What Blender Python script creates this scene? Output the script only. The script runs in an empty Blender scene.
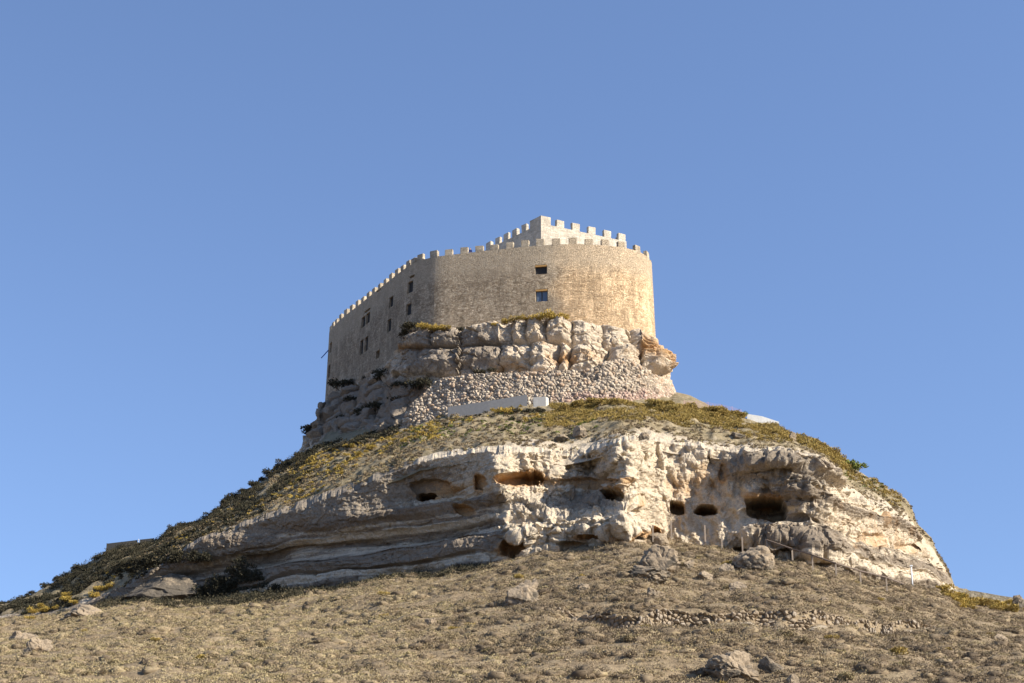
import bpy, bmesh, math, random
import numpy as np
from mathutils import Vector, noise as mnoise
random.seed(7); RS = np.random.RandomState(11)
scene = bpy.context.scene
COL = scene.collection
# ------------------------------------------------------------------ camera model
F_PX = 1600.0; PITCH = math.radians(18.0); CZ = 1.7
cp, sp = math.cos(PITCH), math.sin(PITCH)
def P(u, r, Y):
    u = np.asarray(u, float); r = np.asarray(r, float); Y = np.asarray(Y, float)
    a = (u - 512) / F_PX; b = (341.5 - r) / F_PX
    t = Y / (cp - b * sp)
    return np.stack([a * t, Y + 0 * a, CZ + t * (sp + b * cp)], -1)
def proj(p):
    p = np.asarray(p, float); q = p - np.array([0, 0, CZ])
    d = q[..., 1] * cp + q[..., 2] * sp; v = -q[..., 1] * sp + q[..., 2] * cp
    return 512 + F_PX * q[..., 0] / d, 341.5 - F_PX * v / d
def x_of(u, Y, z):
    return (u - 512) / F_PX * (Y * cp + (z - CZ) * sp)
def row_of(Y, z):
    d = Y * cp + (z - CZ) * sp; return 341.5 - F_PX * (-Y * sp + (z - CZ) * cp) / d
def Y_at(u, r, z):                     # distance at which the pixel ray reaches height z
    q = P(u, r, 1.0); return (z - CZ) / (q[..., 2] - CZ)
# ------------------------------------------------------------------ noise
def _h(ix, iy, iz, s):
    n = (ix.astype(np.int64) * 374761393 + iy.astype(np.int64) * 668265263 + iz.astype(np.int64) * 2147483647 + s * 974634777) & 0xFFFFFFFF
    n = ((n ^ (n >> 13)) * 1274126177) & 0xFFFFFFFF
    n = ((n ^ (n >> 16)) * 2246822519) & 0xFFFFFFFF
    return ((n ^ (n >> 15)) & 0xFFFFFF) / float(0xFFFFFF)
def vn(p, s=0):
    i = np.floor(p); f = p - i; f = f * f * f * (f * (f * 6 - 15) + 10)
    x, y, z = i[..., 0], i[..., 1], i[..., 2]; fx, fy, fz = f[..., 0], f[..., 1], f[..., 2]
    r = 0
    for dx in (0, 1):
        for dy in (0, 1):
            for dz in (0, 1):
                w = (fx if dx else 1 - fx) * (fy if dy else 1 - fy) * (fz if dz else 1 - fz)
                r = r + w * _h(x + dx, y + dy, z + dz, s)
    return r * 2 - 1
ROT = np.array([[0.36, 0.48, -0.8], [-0.8, 0.6, 0.0], [0.48, 0.64, 0.6]])
def fbm(p, o=4, s=0, g=0.5):
    r = 0; a = 1.0; t = 0
    for k in range(o):
        r = r + a * vn(p, s + k); t += a; a *= g; p = (p @ ROT) * 2.03 + 17.3
    return r / t * 1.6
def worley(p, s=0):
    i = np.floor(p); f1 = np.full(p.shape[:-1], 9.0); f2 = f1.copy(); idn = np.zeros_like(f1)
    for dx in (-1, 0, 1):
        for dy in (-1, 0, 1):
            for dz in (-1, 0, 1):
                c = i + np.array([dx, dy, dz])
                q = np.stack([_h(c[..., 0], c[..., 1], c[..., 2], s + k) for k in (0, 1, 2)], -1)
                d = np.sqrt((((c + q) - p) ** 2).sum(-1)); idc = _h(c[..., 0], c[..., 1], c[..., 2], s + 5)
                m = d < f1
                f2 = np.where(m, f1, np.minimum(f2, d)); idn = np.where(m, idc, idn); f1 = np.where(m, d, f1)
    return f1, f2, idn
def facets(p, s=0):
    """angular rock facets: every cell is a randomly tilted plane"""
    i = np.floor(p); f1 = np.full(p.shape[:-1], 9.0); f2 = f1.copy(); out = np.zeros_like(f1)
    for dx in (-1, 0, 1):
        for dy in (-1, 0, 1):
            for dz in (-1, 0, 1):
                c = i + np.array([dx, dy, dz])
                q = np.stack([_h(c[..., 0], c[..., 1], c[..., 2], s + k) for k in (0, 1, 2)], -1); w = p - (c + q); d = np.sqrt((w ** 2).sum(-1))
                h = (_h(c[..., 0], c[..., 1], c[..., 2], s + 5) - .5) * .9 + (_h(c[..., 0], c[..., 1], c[..., 2], s + 6) * 2 - 1) * w[..., 0] + (_h(c[..., 0], c[..., 1], c[..., 2], s + 7) * 2 - 1) * w[..., 2]
                m = d < f1; f2 = np.where(m, f1, np.minimum(f2, d)); out = np.where(m, h, out); f1 = np.where(m, d, f1)
    return out, f2 - f1
def sstep(a, b, x):
    t = np.clip((x - a) / (b - a), 0, 1); return t * t * (3 - 2 * t)
# ------------------------------------------------------------------ mesh helpers
def mk_mesh(name, V, Fq, mat=None, smooth=True, attrs=None):
    """V (n,3); Fq (m,k) array of equal-size faces"""
    V = np.asarray(V, np.float32).reshape(-1, 3); Fq = np.asarray(Fq, np.int32)
    me = bpy.data.meshes.new(name); k = Fq.shape[1]
    me.vertices.add(len(V)); me.vertices.foreach_set('co', V.ravel())
    me.loops.add(Fq.size); me.loops.foreach_set('vertex_index', Fq.ravel())
    me.polygons.add(len(Fq)); me.polygons.foreach_set('loop_start', np.arange(0, Fq.size, k, dtype=np.int32))
    me.polygons.foreach_set('loop_total', np.full(len(Fq), k, np.int32))
    me.update(calc_edges=True); me.validate()
    me.polygons.foreach_set('use_smooth', np.full(len(me.polygons), smooth))
    for n, a in (attrs or {}).items():
        me.attributes.new(n, 'FLOAT', 'POINT').data.foreach_set('value', np.asarray(a, np.float32).ravel())
    if mat: me.materials.append(mat)
    return me
def link(name, me, parent=None, loc=None):
    o = bpy.data.objects.new(name, me); COL.objects.link(o)
    if parent: o.parent = parent
    if loc is not None: o.location = loc
    return o
def tag(o, label=None, cat=None, group=None, kind=None):
    if label: o['label'] = label
    if cat: o['category'] = cat
    if group: o['group'] = group
    if kind: o['kind'] = kind
    return o
def empty(name, loc=(0, 0, 0)):
    o = bpy.data.objects.new(name, None); COL.objects.link(o); o.location = loc; o.empty_display_size = .5; return o
def grid_faces(n, m, flip=False):
    i = np.arange(n * m).reshape(n, m)
    q = np.stack([i[:-1, :-1], i[1:, :-1], i[1:, 1:], i[:-1, 1:]], -1).reshape(-1, 4)
    return q[:, ::-1] if flip else q
class MB:
    def __init__(s): s.v = []; s.f = []
    def quad(s, a, b, c, d):
        n = len(s.v); s.v += [a, b, c, d]; s.f.append((n, n + 1, n + 2, n + 3))
    def box(s, c, ax, ay, az, jit=0):
        c = Vector(c); ax, ay, az = Vector(ax), Vector(ay), Vector(az); n = len(s.v)
        for i in (-1, 1):
            for j in (-1, 1):
                for k in (-1, 1):
                    s.v.append(tuple(c + ax * i + ay * j + az * k + Vector([random.uniform(-jit, jit) for _ in range(3)])))
        for q in ((0, 1, 3, 2), (4, 6, 7, 5), (0, 4, 5, 1), (2, 3, 7, 6), (0, 2, 6, 4), (1, 5, 7, 3)):
            s.f.append(tuple(n + t for t in q))
    def tube(s, p, q, r0, r1=None, n=8):
        p, q = Vector(p), Vector(q); r1 = r0 if r1 is None else r1
        d = (q - p).normalized(); a = d.orthogonal().normalized(); b = d.cross(a); k = len(s.v)
        for c, r in ((p, r0), (q, r1)):
            for i in range(n):
                t = 2 * math.pi * i / n; s.v.append(tuple(c + a * math.cos(t) * r + b * math.sin(t) * r))
        for i in range(n): j = (i + 1) % n; s.f.append((k + i, k + j, k + n + j, k + n + i))
        s.f.append(tuple(k + n - 1 - i for i in range(n))); s.f.append(tuple(k + n + i for i in range(n)))
    def build(s, name, mat, parent=None, bevel=0, smooth=False, loc=None):
        me = bpy.data.meshes.new(name); me.from_pydata([tuple(map(float, v)) for v in s.v], [], s.f); me.update()
        if bevel:
            bm = bmesh.new(); bm.from_mesh(me); bmesh.ops.bevel(bm, geom=bm.edges[:], offset=bevel, segments=2, affect='EDGES'); bm.to_mesh(me); bm.free()
        if mat: me.materials.append(mat)
        for p in me.polygons: p.use_smooth = smooth
        return link(name, me, parent, loc)
# ------------------------------------------------------------------ materials
class NT:
    def __init__(s, name, rough=.9, spec=.15):
        s.m = bpy.data.materials.new(name); s.m.use_nodes = True; s.t = s.m.node_tree
        s.b = s.t.nodes['Principled BSDF']; s.b.inputs['Roughness'].default_value = rough
        s.b.inputs['Specular IOR Level'].default_value = spec
        s.geo = s.t.nodes.new('ShaderNodeNewGeometry').outputs['Position']; s.hs = None
    def n(s, ty, **kw):
        nd = s.t.nodes.new(ty)
        for k, v in kw.items(): setattr(nd, k, v)
        return nd
    def put(s, sock, v):
        if hasattr(v, 'is_output'): s.t.links.new(v, sock)
        else: sock.default_value = v
    def vec(s, sc=(1, 1, 1), src=None):
        nd = s.n('ShaderNodeMapping'); s.put(nd.inputs['Vector'], src or s.geo); nd.inputs['Scale'].default_value = sc; return nd.outputs[0]
    def noise(s, scale, det=6, rough=.6, vec=None, dist=0):
        nd = s.n('ShaderNodeTexNoise'); nd.inputs['Scale'].default_value = scale; nd.inputs['Detail'].default_value = det
        nd.inputs['Roughness'].default_value = rough; nd.inputs['Distortion'].default_value = dist
        s.put(nd.inputs['Vector'], vec or s.geo); return nd.outputs['Fac']
    def vor(s, scale, vec=None, feat='F1', out='Distance', rnd=1):
        nd = s.n('ShaderNodeTexVoronoi', feature=feat); nd.inputs['Scale'].default_value = scale; nd.inputs['Randomness'].default_value = rnd
        s.put(nd.inputs['Vector'], vec or s.geo); return nd.outputs[out]
    def attr(s, name): nd = s.n('ShaderNodeAttribute'); nd.attribute_name = name; return nd.outputs['Fac']
    def ramp(s, v, stops):
        nd = s.n('ShaderNodeValToRGB'); s.put(nd.inputs[0], v); e = nd.color_ramp.elements
        while len(e) < len(stops): e.new(.5)
        for el, (p, c) in zip(e, stops):
            el.position = p; el.color = (c[0], c[1], c[2], 1) if isinstance(c, (tuple, list)) else (c, c, c, 1)
        return nd.outputs[0]
    def math(s, op, a, b=0.0, clamp=False):
        nd = s.n('ShaderNodeMath', operation=op); nd.use_clamp = clamp; s.put(nd.inputs[0], a); s.put(nd.inputs[1], b); return nd.outputs[0]
    def mix(s, f, a, b, mode='MIX'):
        nd = s.n('ShaderNodeMix', data_type='RGBA', blend_type=mode); s.put(nd.inputs[0], f)
        for i, v in ((6, a), (7, b)): s.put(nd.inputs[i], (v[0], v[1], v[2], 1) if isinstance(v, tuple) else v)
        return nd.outputs[2]
    def bump(s, h, dist, strength=1.0):
        nd = s.n('ShaderNodeBump'); nd.inputs['Strength'].default_value = strength; nd.inputs['Distance'].default_value = dist
        s.put(nd.inputs['Height'], h)
        if s.hs: s.put(nd.inputs['Normal'], s.hs)
        s.hs = nd.outputs[0]; s.put(s.b.inputs['Normal'], s.hs)
    def color(s, c): s.put(s.b.inputs['Base Color'], (c[0], c[1], c[2], 1) if isinstance(c, tuple) else c); return s

def flat(name, c, rough=.7, metallic=0, spec=.3):
    k = NT(name, rough, spec); n = k.noise(3, 5); k.color(k.mix(.5, c, k.ramp(n, [(.3, tuple(x * .75 for x in c)), (.7, tuple(min(1, x * 1.15) for x in c))])))
    k.b.inputs['Metallic'].default_value = metallic; return k.m

def masonry(name, c1, c2, c3, scale, bump=.05, blot=1.0, top=None):
    k = NT(name)
    w = k.noise(1.2, 4, .6)
    v = k.vec((1, 1, 1.5))
    cellc = k.vor(scale, v, out='Color'); edge = k.vor(scale, v, 'DISTANCE_TO_EDGE')
    sepn = k.n('ShaderNodeSeparateColor'); k.put(sepn.inputs[0], cellc)
    base = k.ramp(sepn.outputs[0], [(0, c1), (.5, c2), (1, c3)])
    n1 = k.noise(.16, 5, .6); n2 = k.noise(.55, 6, .65, k.vec((1, 1, .45)))
    base = k.mix(k.math('MULTIPLY', k.ramp(n1, [(.42, 0), (.62, 1)]), .5 * blot), base, tuple(x * .62 for x in c2))
    base = k.mix(k.math('MULTIPLY', k.ramp(n2, [(.5, 0), (.68, 1)]), .5 * blot), base, tuple(min(1, x * 1.3) for x in c3))
    nb = k.noise(.9, 8, .7); base = k.mix(.6, base, k.mix(1.0, base, k.ramp(nb, [(.3, .45), (.7, 1.25)]), 'MULTIPLY'))
    nc = k.noise(1.0, 5, .65, k.vec((.5, .5, 3.2))); base = k.mix(.5, base, k.mix(1.0, base, k.ramp(nc, [(.35, .6), (.65, 1.2)]), 'MULTIPLY'))
    ns = k.noise(.8, 6, .65, k.vec((1.3, 1.3, .10))); base = k.mix(.5, base, k.mix(1.0, base, k.ramp(ns, [(.40, 1.08), (.66, .55)]), 'MULTIPLY'))
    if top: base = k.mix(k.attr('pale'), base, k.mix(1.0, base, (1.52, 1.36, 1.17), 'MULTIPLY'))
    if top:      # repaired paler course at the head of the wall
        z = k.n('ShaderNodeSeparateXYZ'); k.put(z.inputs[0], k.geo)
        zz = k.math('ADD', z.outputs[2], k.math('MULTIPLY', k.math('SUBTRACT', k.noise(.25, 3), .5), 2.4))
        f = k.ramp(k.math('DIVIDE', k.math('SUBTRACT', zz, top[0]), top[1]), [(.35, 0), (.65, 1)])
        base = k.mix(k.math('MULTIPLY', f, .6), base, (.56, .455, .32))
    mort = k.ramp(edge, [(.0, .0), (.12, 1)])
    base = k.mix(k.math('MULTIPLY', k.math('SUBTRACT', 1, mort), .45), base, tuple(x * .55 for x in c2))
    k.color(base)
    k.bump(mort, bump); k.bump(sepn.outputs[1], bump); k.bump(k.noise(4.5, 6, .7), bump * 1.6)
    return k.m

M = {}
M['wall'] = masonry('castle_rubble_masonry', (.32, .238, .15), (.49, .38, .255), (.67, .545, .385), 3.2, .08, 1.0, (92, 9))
M['keep'] = masonry('keep_pale_masonry', (.55, .475, .365), (.60, .525, .41), (.66, .585, .46), 2.2, .03, .3)
M['merlon'] = masonry('merlon_masonry', (.44, .355, .25), (.52, .43, .305), (.58, .49, .36), 2.4, .03, .3)
M['wood'] = flat('window_lintel_wood', (.42, .24, .08)); M['frame'] = flat('window_frame_dark', (.05, .05, .05), .5)
M['glass'] = NT('window_glass', .06, .6).color((.10, .13, .17)).m
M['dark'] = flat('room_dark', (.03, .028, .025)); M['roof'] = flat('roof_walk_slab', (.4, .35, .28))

def rock(name, cream, grey, ochre, bandcol, bumps=1.0):
    k = NT(name, .92, .1)
    st = k.attr('grey'); oc = k.attr('stain'); bd = k.attr('band')
    n1 = k.noise(.35, 7, .65); n2 = k.noise(1.6, 7, .7); n3 = k.noise(.9, 8, .7, k.vec((1, 1, .22))); nh = k.noise(.8, 8, .75, k.vec((.16, .16, 2.6)))
    base = k.mix(k.ramp(n1, [(.35, 0), (.65, 1)]), cream, tuple(x * .82 for x in cream))
    base = k.mix(k.math('MULTIPLY', k.ramp(k.math('ADD', bd, k.math('MULTIPLY', k.math('SUBTRACT', nh, .5), 1.2)), [(.38, 0), (.56, 1)]), .85), base, bandcol)
    fo = k.ramp(k.math('ADD', oc, k.math('MULTIPLY', k.math('SUBTRACT', n1, .5), 1.6)), [(.35, 0), (.8, 1)])
    base = k.mix(k.math('MULTIPLY', fo, .85), base, ochre)
    fg = k.ramp(k.math('ADD', st, k.math('MULTIPLY', k.math('SUBTRACT', n2, .5), 1.5)), [(.38, 0), (.7, 1)])
    base = k.mix(k.math('MULTIPLY', fg, .8), base, grey)
    fs = k.ramp(n3, [(.56, 0), (.72, 1)]); base = k.mix(k.math('MULTIPLY', fs, .45), base, tuple(x * .7 for x in grey))
    fd = k.ramp(k.noise(5, 8, .75), [(.3, .55), (.6, 1.1)]); base = k.mix(.8, base, k.mix(1.0, base, fd, 'MULTIPLY'))
    k.color(base); k.bump(k.noise(.9, 9, .7), .5 * bumps * (1 if bumps == 1 else .4)); k.bump(nh, .22 * bumps); k.bump(k.vor(2.2, None, 'DISTANCE_TO_EDGE'), .08 * bumps); k.bump(k.noise(6, 8, .75), .10 * bumps)
    return k.m
M['cliff'] = rock('limestone_cliff', (.72, .60, .435), (.24, .195, .145), (.52, .31, .14), (.23, .18, .13))
M['crag'] = rock('crag_limestone', (.70, .575, .42), (.22, .18, .14), (.50, .28, .11), (.34, .28, .21))
M['boulder'] = rock('boulder_limestone', (.36, .28, .19), (.075, .068, .056), (.38, .25, .13), (.38, .32, .25), .7)

def soil(name, c1, c2, c3, pale):
    k = NT(name, .95, .05); a = k.attr('grey')
    n1 = k.noise(.12, 6, .6); n2 = k.noise(.9, 8, .7, k.vec((1, 1, 1))); n3 = k.noise(4.0, 8, .75)
    b = k.mix(k.ramp(n1, [(.35, 0), (.65, 1)]), c1, c2); b = k.mix(k.ramp(n2, [(.45, 0), (.65, 1)]), b, c3)
    b = k.mix(k.ramp(k.math('ADD', a, k.math('MULTIPLY', k.math('SUBTRACT', n2, .5), 1.4)), [(.4, 0), (.75, 1)]), b, pale)
    b = k.mix(.9, b, k.mix(1.0, b, k.ramp(n3, [(.3, .5), (.65, 1.2)]), 'MULTIPLY')); k.color(b)
    k.bump(n2, .3); k.bump(n3, .12); return k.m
M['soil'] = soil('dry_hillside_soil', (.295, .222, .138), (.22, .165, .103), (.355, .275, .17), (.50, .42, .31))
M['soil2'] = soil('upper_slope_soil', (.29, .225, .135), (.20, .165, .095), (.36, .29, .185), (.52, .43, .31))

def leafmat(name, cols, rough=.85):
    k = NT(name, rough, .1); a = k.attr('tone')
    st = [(i / (len(cols) - 1), c) for i, c in enumerate(cols)]
    k.color(k.ramp(a, st)); k.b.inputs['Transmission Weight'].default_value = 0
    return k.m
M['brush'] = leafmat('low_brush_leaves', [(.098, .072, .047), (.175, .131, .083), (.245, .187, .114), (.313, .245, .139), (.262, .216, .10), (.42, .335, .19)])
M['grass'] = leafmat('dry_grass_tufts', [(.17, .125, .083), (.25, .187, .117), (.33, .252, .157), (.31, .242, .132), (.44, .353, .205), (.40, .33, .16), (.25, .20, .102)])
M['yellow'] = leafmat('yellow_scrub_leaves', [(.15, .11, .035), (.32, .215, .05), (.44, .31, .075), (.25, .20, .05)])
M['olive'] = leafmat('olive_scrub_leaves', [(.12, .09, .03), (.28, .20, .06), (.38, .27, .085), (.20, .16, .045)])
M['darkleaf'] = leafmat('dark_shrub_leaves', [(.022, .022, .016), (.042, .040, .025), (.07, .058, .036), (.034, .036, .021)])
M['greenleaf'] = leafmat('green_shrub_leaves', [(.05, .07, .015), (.12, .15, .035), (.19, .20, .05), (.09, .11, .03)])
M['stem'] = flat('shrub_stem', (.14, .10, .07), .9)
M['post'] = flat('weathered_post_wood', (.28, .225, .17), .9); M['metal'] = flat('painted_lamp_post', (.62, .63, .62), .4)
M['rail'] = flat('rusty_rail', (.16, .12, .09), .7); M['conc'] = flat('grey_concrete', (.17, .17, .17), .9)
M['concw'] = flat('white_render', (.72, .70, .64), .85); M['pwall'] = masonry('terrace_wall_stone', (.22, .19, .13), (.33, .28, .20), (.42, .37, .27), 2.4, .05)
M['panel'] = flat('dark_panel', (.045, .043, .04), .7); M['pink'] = flat('pink_netting', (.62, .33, .36), .8)
M['blue'] = flat('blue_paint', (.05, .10, .35), .5); M['skin'] = flat('skin', (.45, .28, .2), .6); M['cloth'] = flat('navy_jacket', (.02, .035, .13), .8); M['hair'] = flat('hair', (.03, .02, .015))
M['bark'] = flat('bark', (.12, .09, .06))

# ------------------------------------------------------------------ control curves (u, row, distance)
FT = np.array([  # foot u,row,Y        top u,row,Y
 (-900,  800, 262,  -900, 796, 266), (-300, 722, 256, -300, 716, 262), (-100, 660, 252, -100, 652, 258), (0, 621, 246, 0, 618, 250), (50, 616, 240, 50, 612, 244),
 (110, 603, 234, 112, 597, 237), (145, 600, 231, 150, 572, 232), (205, 603, 229, 200, 541, 229.6), (262, 600, 225, 260, 521, 225.4), (300, 594, 221, 300, 509, 221.3),
 (350, 585, 216, 345, 493, 216.2), (380, 579, 214, 380, 478, 214), (420, 574, 211, 420, 462, 211.6), (460, 570, 207, 455, 455, 208.6), (485, 566, 204, 485, 452, 205), (505, 562, 201.5, 505, 452, 203.5),
 (545, 553, 200, 540, 452, 205.5), (575, 548, 199, 565, 456, 206.5), (600, 545, 198.5, 592, 450, 206), (622, 541, 198, 617, 443, 199.5), (640, 539, 199, 634, 441, 201.5), (650, 540, 203, 655, 441, 208), (665, 541, 206, 672, 444, 208),
 (700, 546, 206, 700, 447, 208), (735, 552, 204.8, 735, 452, 206.5), (755, 556, 203.4, 752, 452, 204.6), (785, 560, 202.5, 785, 453, 203.5), (815, 565.5, 201.5, 812, 455, 203), (835, 570, 202.5, 824, 463, 204.5),
 (850, 574, 205, 840, 487, 210), (870, 579, 209, 870, 505, 216), (900, 586, 215, 900, 521, 223), (925, 590.5, 221,  918, 538, 229), (949, 594, 227,  944, 572, 233), (958, 600, 236,  956, 592, 240),
 (1024, 608, 238, 1024, 606, 240), (1100, 622, 240, 1100, 619, 242), (1300, 672, 250, 1300, 668, 254), (1900, 800, 270, 1900, 796, 274)], float)
KF = FT[:, :3]; KT = FT[:, 3:]
# crest / castle foot line of the upper slope
KB = np.array([(-900, 785, 300), (-300, 705, 285), (-100, 640, 278), (0, 606, 272), (40, 590, 270), (80, 568, 268), (110, 549.5, 266), (150, 542.5, 266), (200, 522, 268), (240, 497, 268), (270, 476, 268), (296, 458, 268), (320, 446, 264),
 (360, 436, 258), (400, 428, 252), (440, 417, 247), (480, 411, 244), (540, 406, 241), (600, 404, 240), (640, 405, 240), (680, 409, 240), (720, 412, 242), (752, 420, 243), (775, 426, 243), (800, 441, 242), (825, 451, 242), (850, 466, 241), (870, 479, 241), (885, 487, 240), (896, 494, 239.5),
 (906, 499, 239), (912, 508, 239), (917, 524, 238), (932, 538, 238), (937, 552, 239), (948, 569, 240), (957, 591, 245), (1024, 605.5, 246), (1100, 618, 250), (1300, 667, 262), (1900, 795, 285)], float)
def ip(K, u, c): return np.interp(u, K[:, 0], K[:, c])
def c2row(u): return np.maximum(702, ip(KF, u, 1) + 30)
def frontz(u, Y, rough=True):
    fY = ip(KF, u, 2); fz = P(u, ip(KF, u, 1), fY)[..., 2]
    nz = P(u, c2row(u), 110.0 + 0 * u)[..., 2]
    t = (Y - 110) / (fY - 110)
    z = nz + (fz - nz) * t
    zz = nz * np.clip((Y - 5) / 105, 0, 1) ** 1.2 - .02
    z = np.where(Y < 110, zz, z)
    if rough:
        x = x_of(u, Y, z); p = np.stack([x, Y, 0 * x], -1); am = sstep(70, 105, Y)
        z = z + am * (.55 * fbm(p / 9.0, 3, 3) * sstep(0, 12, fY - Y) + .40 * fbm(p / np.array([3.4, 1.9, 1]), 4, 8))
        Yl = ledgeY(u); A = 1.55 * sstep(545, 600, u) * (1 - sstep(905, 950, u)) * (.75 + .5 * vn(np.stack([u / 17, 0 * u, 0 * u], -1), 5))
        z = z - np.where(Y < Yl, A * np.exp(-(Yl - Y) / 5.0) * sstep(-.1, .35, Yl - Y), 0)
    return z
_lg = np.array([(500, 618), (560, 613), (640, 613), (700, 614), (760, 617), (820, 619), (880, 622), (940, 629), (1000, 636)], float)
def Y_front(u, r):        # distance on the smooth front slope for a pixel
    u = np.asarray(u, float); r = np.asarray(r, float); lo = np.full(u.shape, 105.0); hi = ip(KF, u, 2) + 0.0
    for _ in range(30):
        m = (lo + hi) / 2; rr = row_of(m, frontz(u, m, False)); lo = np.where(rr > r, m, lo); hi = np.where(rr > r, hi, m)
    return (lo + hi) / 2
_lu = np.arange(480, 1010, 10.0); _ly = Y_front(_lu, np.interp(_lu, _lg[:, 0], _lg[:, 1]))
def ledgeY(u): return np.interp(u, _lu, _ly) + .5 * np.sin(u / 13.0)
def gfront(u, r):
    Y = float(Y_front(u, r)); z = float(frontz(np.array([float(u)]), np.array([Y]))[0]); return Vector((float(x_of(u, Y, z)), Y, z))
# upper slope
def upz(u, t, rough=True):
    tY = ip(KT, u, 2); bY = ip(KB, u, 2); tz = P(u, ip(KT, u, 1), tY)[..., 2]; bz = P(u, ip(KB, u, 1), bY)[..., 2]
    Y = tY + (bY - tY) * t; z = tz + (bz - tz) * (t + .03 * np.sin(math.pi * t) * (1 - sstep(650, 720, u)))
    if rough:
        x = x_of(u, Y, z); p = np.stack([x, Y, 0 * x], -1)
        z = z + (.5 * fbm(p / 5.0, 4, 23) + .25 * fbm(p / 1.5, 3, 28)) * sstep(0, .1, t) * (1 - sstep(.9, 1, t)) + .12 * fbm(p / 1.5, 3, 28)
    return Y, z
def gup(u, r):
    t = np.linspace(0, 1, 200); uu = np.full(200, float(u)); Y, z = upz(uu, t); x = x_of(uu, Y, z); rr = row_of(Y, z)
    i = int(np.argmin(abs(rr - r))); return Vector((float(x[i]), float(Y[i]), float(z[i])))

# ------------------------------------------------------------------ ground + hillside + upper slope
me = mk_mesh('ground', [(-6000, -3000, -4), (6000, -3000, -4), (6000, 9000, -4), (-6000, 9000, -4)], [(0, 1, 2, 3)], M['soil'], attrs={'grey': [0] * 4})
tag(link('ground', me), kind='structure')
uu = np.unique(np.concatenate([np.arange(-900, -40, 20.0), np.arange(-40, 1064, 1.6), np.arange(1064, 1901, 20.0)]))
ty = np.concatenate([np.linspace(-60, 70, 8)[:-1], np.linspace(70, 105, 25)[:-1], np.linspace(105, 110, 5)[:-1]])
tt = np.linspace(0, 1, 330)
U = np.repeat(uu[:, None], len(ty) + len(tt), 1)
fY = ip(KF, uu, 2)[:, None]
YY = np.concatenate([np.repeat(ty[None], len(uu), 0), 110 + (fY + 1.2 - 110) * tt[None]], 1)
Z = frontz(U, YY); X = x_of(U, YY, Z)
# paler bare earth just under the ledge and here and there
G = np.exp(-((YY - (ledgeY(U) - 2.2)) / 1.6) ** 2) * sstep(620, 700, U) * (1 - sstep(940, 960, U)) * .55
G = G + .45 * np.exp(-((U - 925) / 22) ** 2 - ((YY - ip(KF, U, 2) + 3) / 5) ** 2)
for (bu, br, w) in ((620, 625, 18), (560, 655, 14), (985, 640, 30), (735, 575, 14), (905, 660, 26), (800, 650, 16), (310, 640, 10), (480, 640, 20)):
    G = G + .4 * np.exp(-((U - bu) / w) ** 2 - ((YY - float(Y_front(bu, br))) / 2.5) ** 2)
me = mk_mesh('hillside', np.stack([X, YY, Z], -1), grid_faces(*U.shape), M['soil'], attrs={'grey': G})
tag(link('hillside', me), kind='structure')

us = np.unique(np.concatenate([np.arange(-900, -40, 20.0), np.arange(-40, 1040, 1.6), np.arange(1040, 1901, 20.0)]))
ts = np.linspace(0, 1, 110)
U = np.repeat(us[:, None], len(ts), 1); Yu, Zu = upz(U, np.repeat(ts[None], len(us), 0)); Xu = x_of(U, Yu, Zu)
# the hidden back of the hill: plateau under the castle, then down to the plain
bx, by, bz = Xu[:, -1], Yu[:, -1], Zu[:, -1]
pl = sstep(290, 330, us) * (1 - sstep(690, 750, us))
back = [(4, -.6, 8), (14, -5, 26), (40, -22, 60), (110, -60, 130), (260, -200, 300)]
cols = [[Xu, Yu, Zu]]; bX = []; bYs = []; bZ = []
for a, dz, a2 in back:
    yy = by + a * (1 - pl) + pl * a2 * (1.4 if a2 < 70 else 1); zz = bz + dz * (1 - pl) + pl * (dz * .15 + (6 if a2 < 30 else 3) if a2 < 100 else dz)
    bX.append(bx); bYs.append(yy); bZ.append(np.maximum(zz, -6))
Xa = np.concatenate([Xu, np.array(bX).T], 1); Ya = np.concatenate([Yu, np.array(bYs).T], 1); Za = np.concatenate([Zu, np.array(bZ).T], 1)
Ua = np.repeat(us[:, None], Xa.shape[1], 1); Ta = np.concatenate([np.repeat(ts[None], len(us), 0), np.ones((len(us), len(back)))], 1)
G = (.75 * (1 - sstep(.05, .5, Ta)) * sstep(470, 520, Ua) + .15 * (1 - sstep(.0, .25, Ta)) * sstep(300, 420, Ua)) + .5 * sstep(835, 870, Ua) * (1 - sstep(.3, .9, Ta))
Za[:, :ts.size] -= 1.3 * np.clip(1 - ts / .11, 0, 1)[None]
me = mk_mesh('upper_slope', np.stack([Xa, Ya, Za], -1), grid_faces(*Xa.shape), M['soil2'], attrs={'grey': G})
tag(link('upper_slope', me), kind='structure')

# ------------------------------------------------------------------ lofted rock faces
def resample(rows, n):
    R = np.array(rows, float); q = (R[:, :3] + R[:, 3:]) / 2
    pw = P(q[:, 0], q[:, 1], q[:, 2]); s = np.concatenate([[0], np.cumsum(np.linalg.norm(np.diff(pw, axis=0), axis=1))])
    t = np.linspace(0, s[-1], n); out = np.stack([np.interp(t, s, R[:, i]) for i in range(6)], -1)
    ker = np.hanning(9); ker /= ker.sum(); pad = np.pad(out, ((4, 4), (0, 0)), 'edge')
    return np.stack([np.convolve(pad[:, i], ker, 'valid') for i in range(6)], -1)
def loft(rows, n, m, below=2.0, cap=4.0, ncap=14, nbel=5):
    R = resample(rows, n); v = np.linspace(0, 1, m)[None]
    u = R[:, 0:1] + (R[:, 3:4] - R[:, 0:1]) * v; r = R[:, 1:2] + (R[:, 4:5] - R[:, 1:2]) * v; Y = R[:, 2:3] + (R[:, 5:6] - R[:, 2:3]) * v
    return u, r, Y
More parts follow.
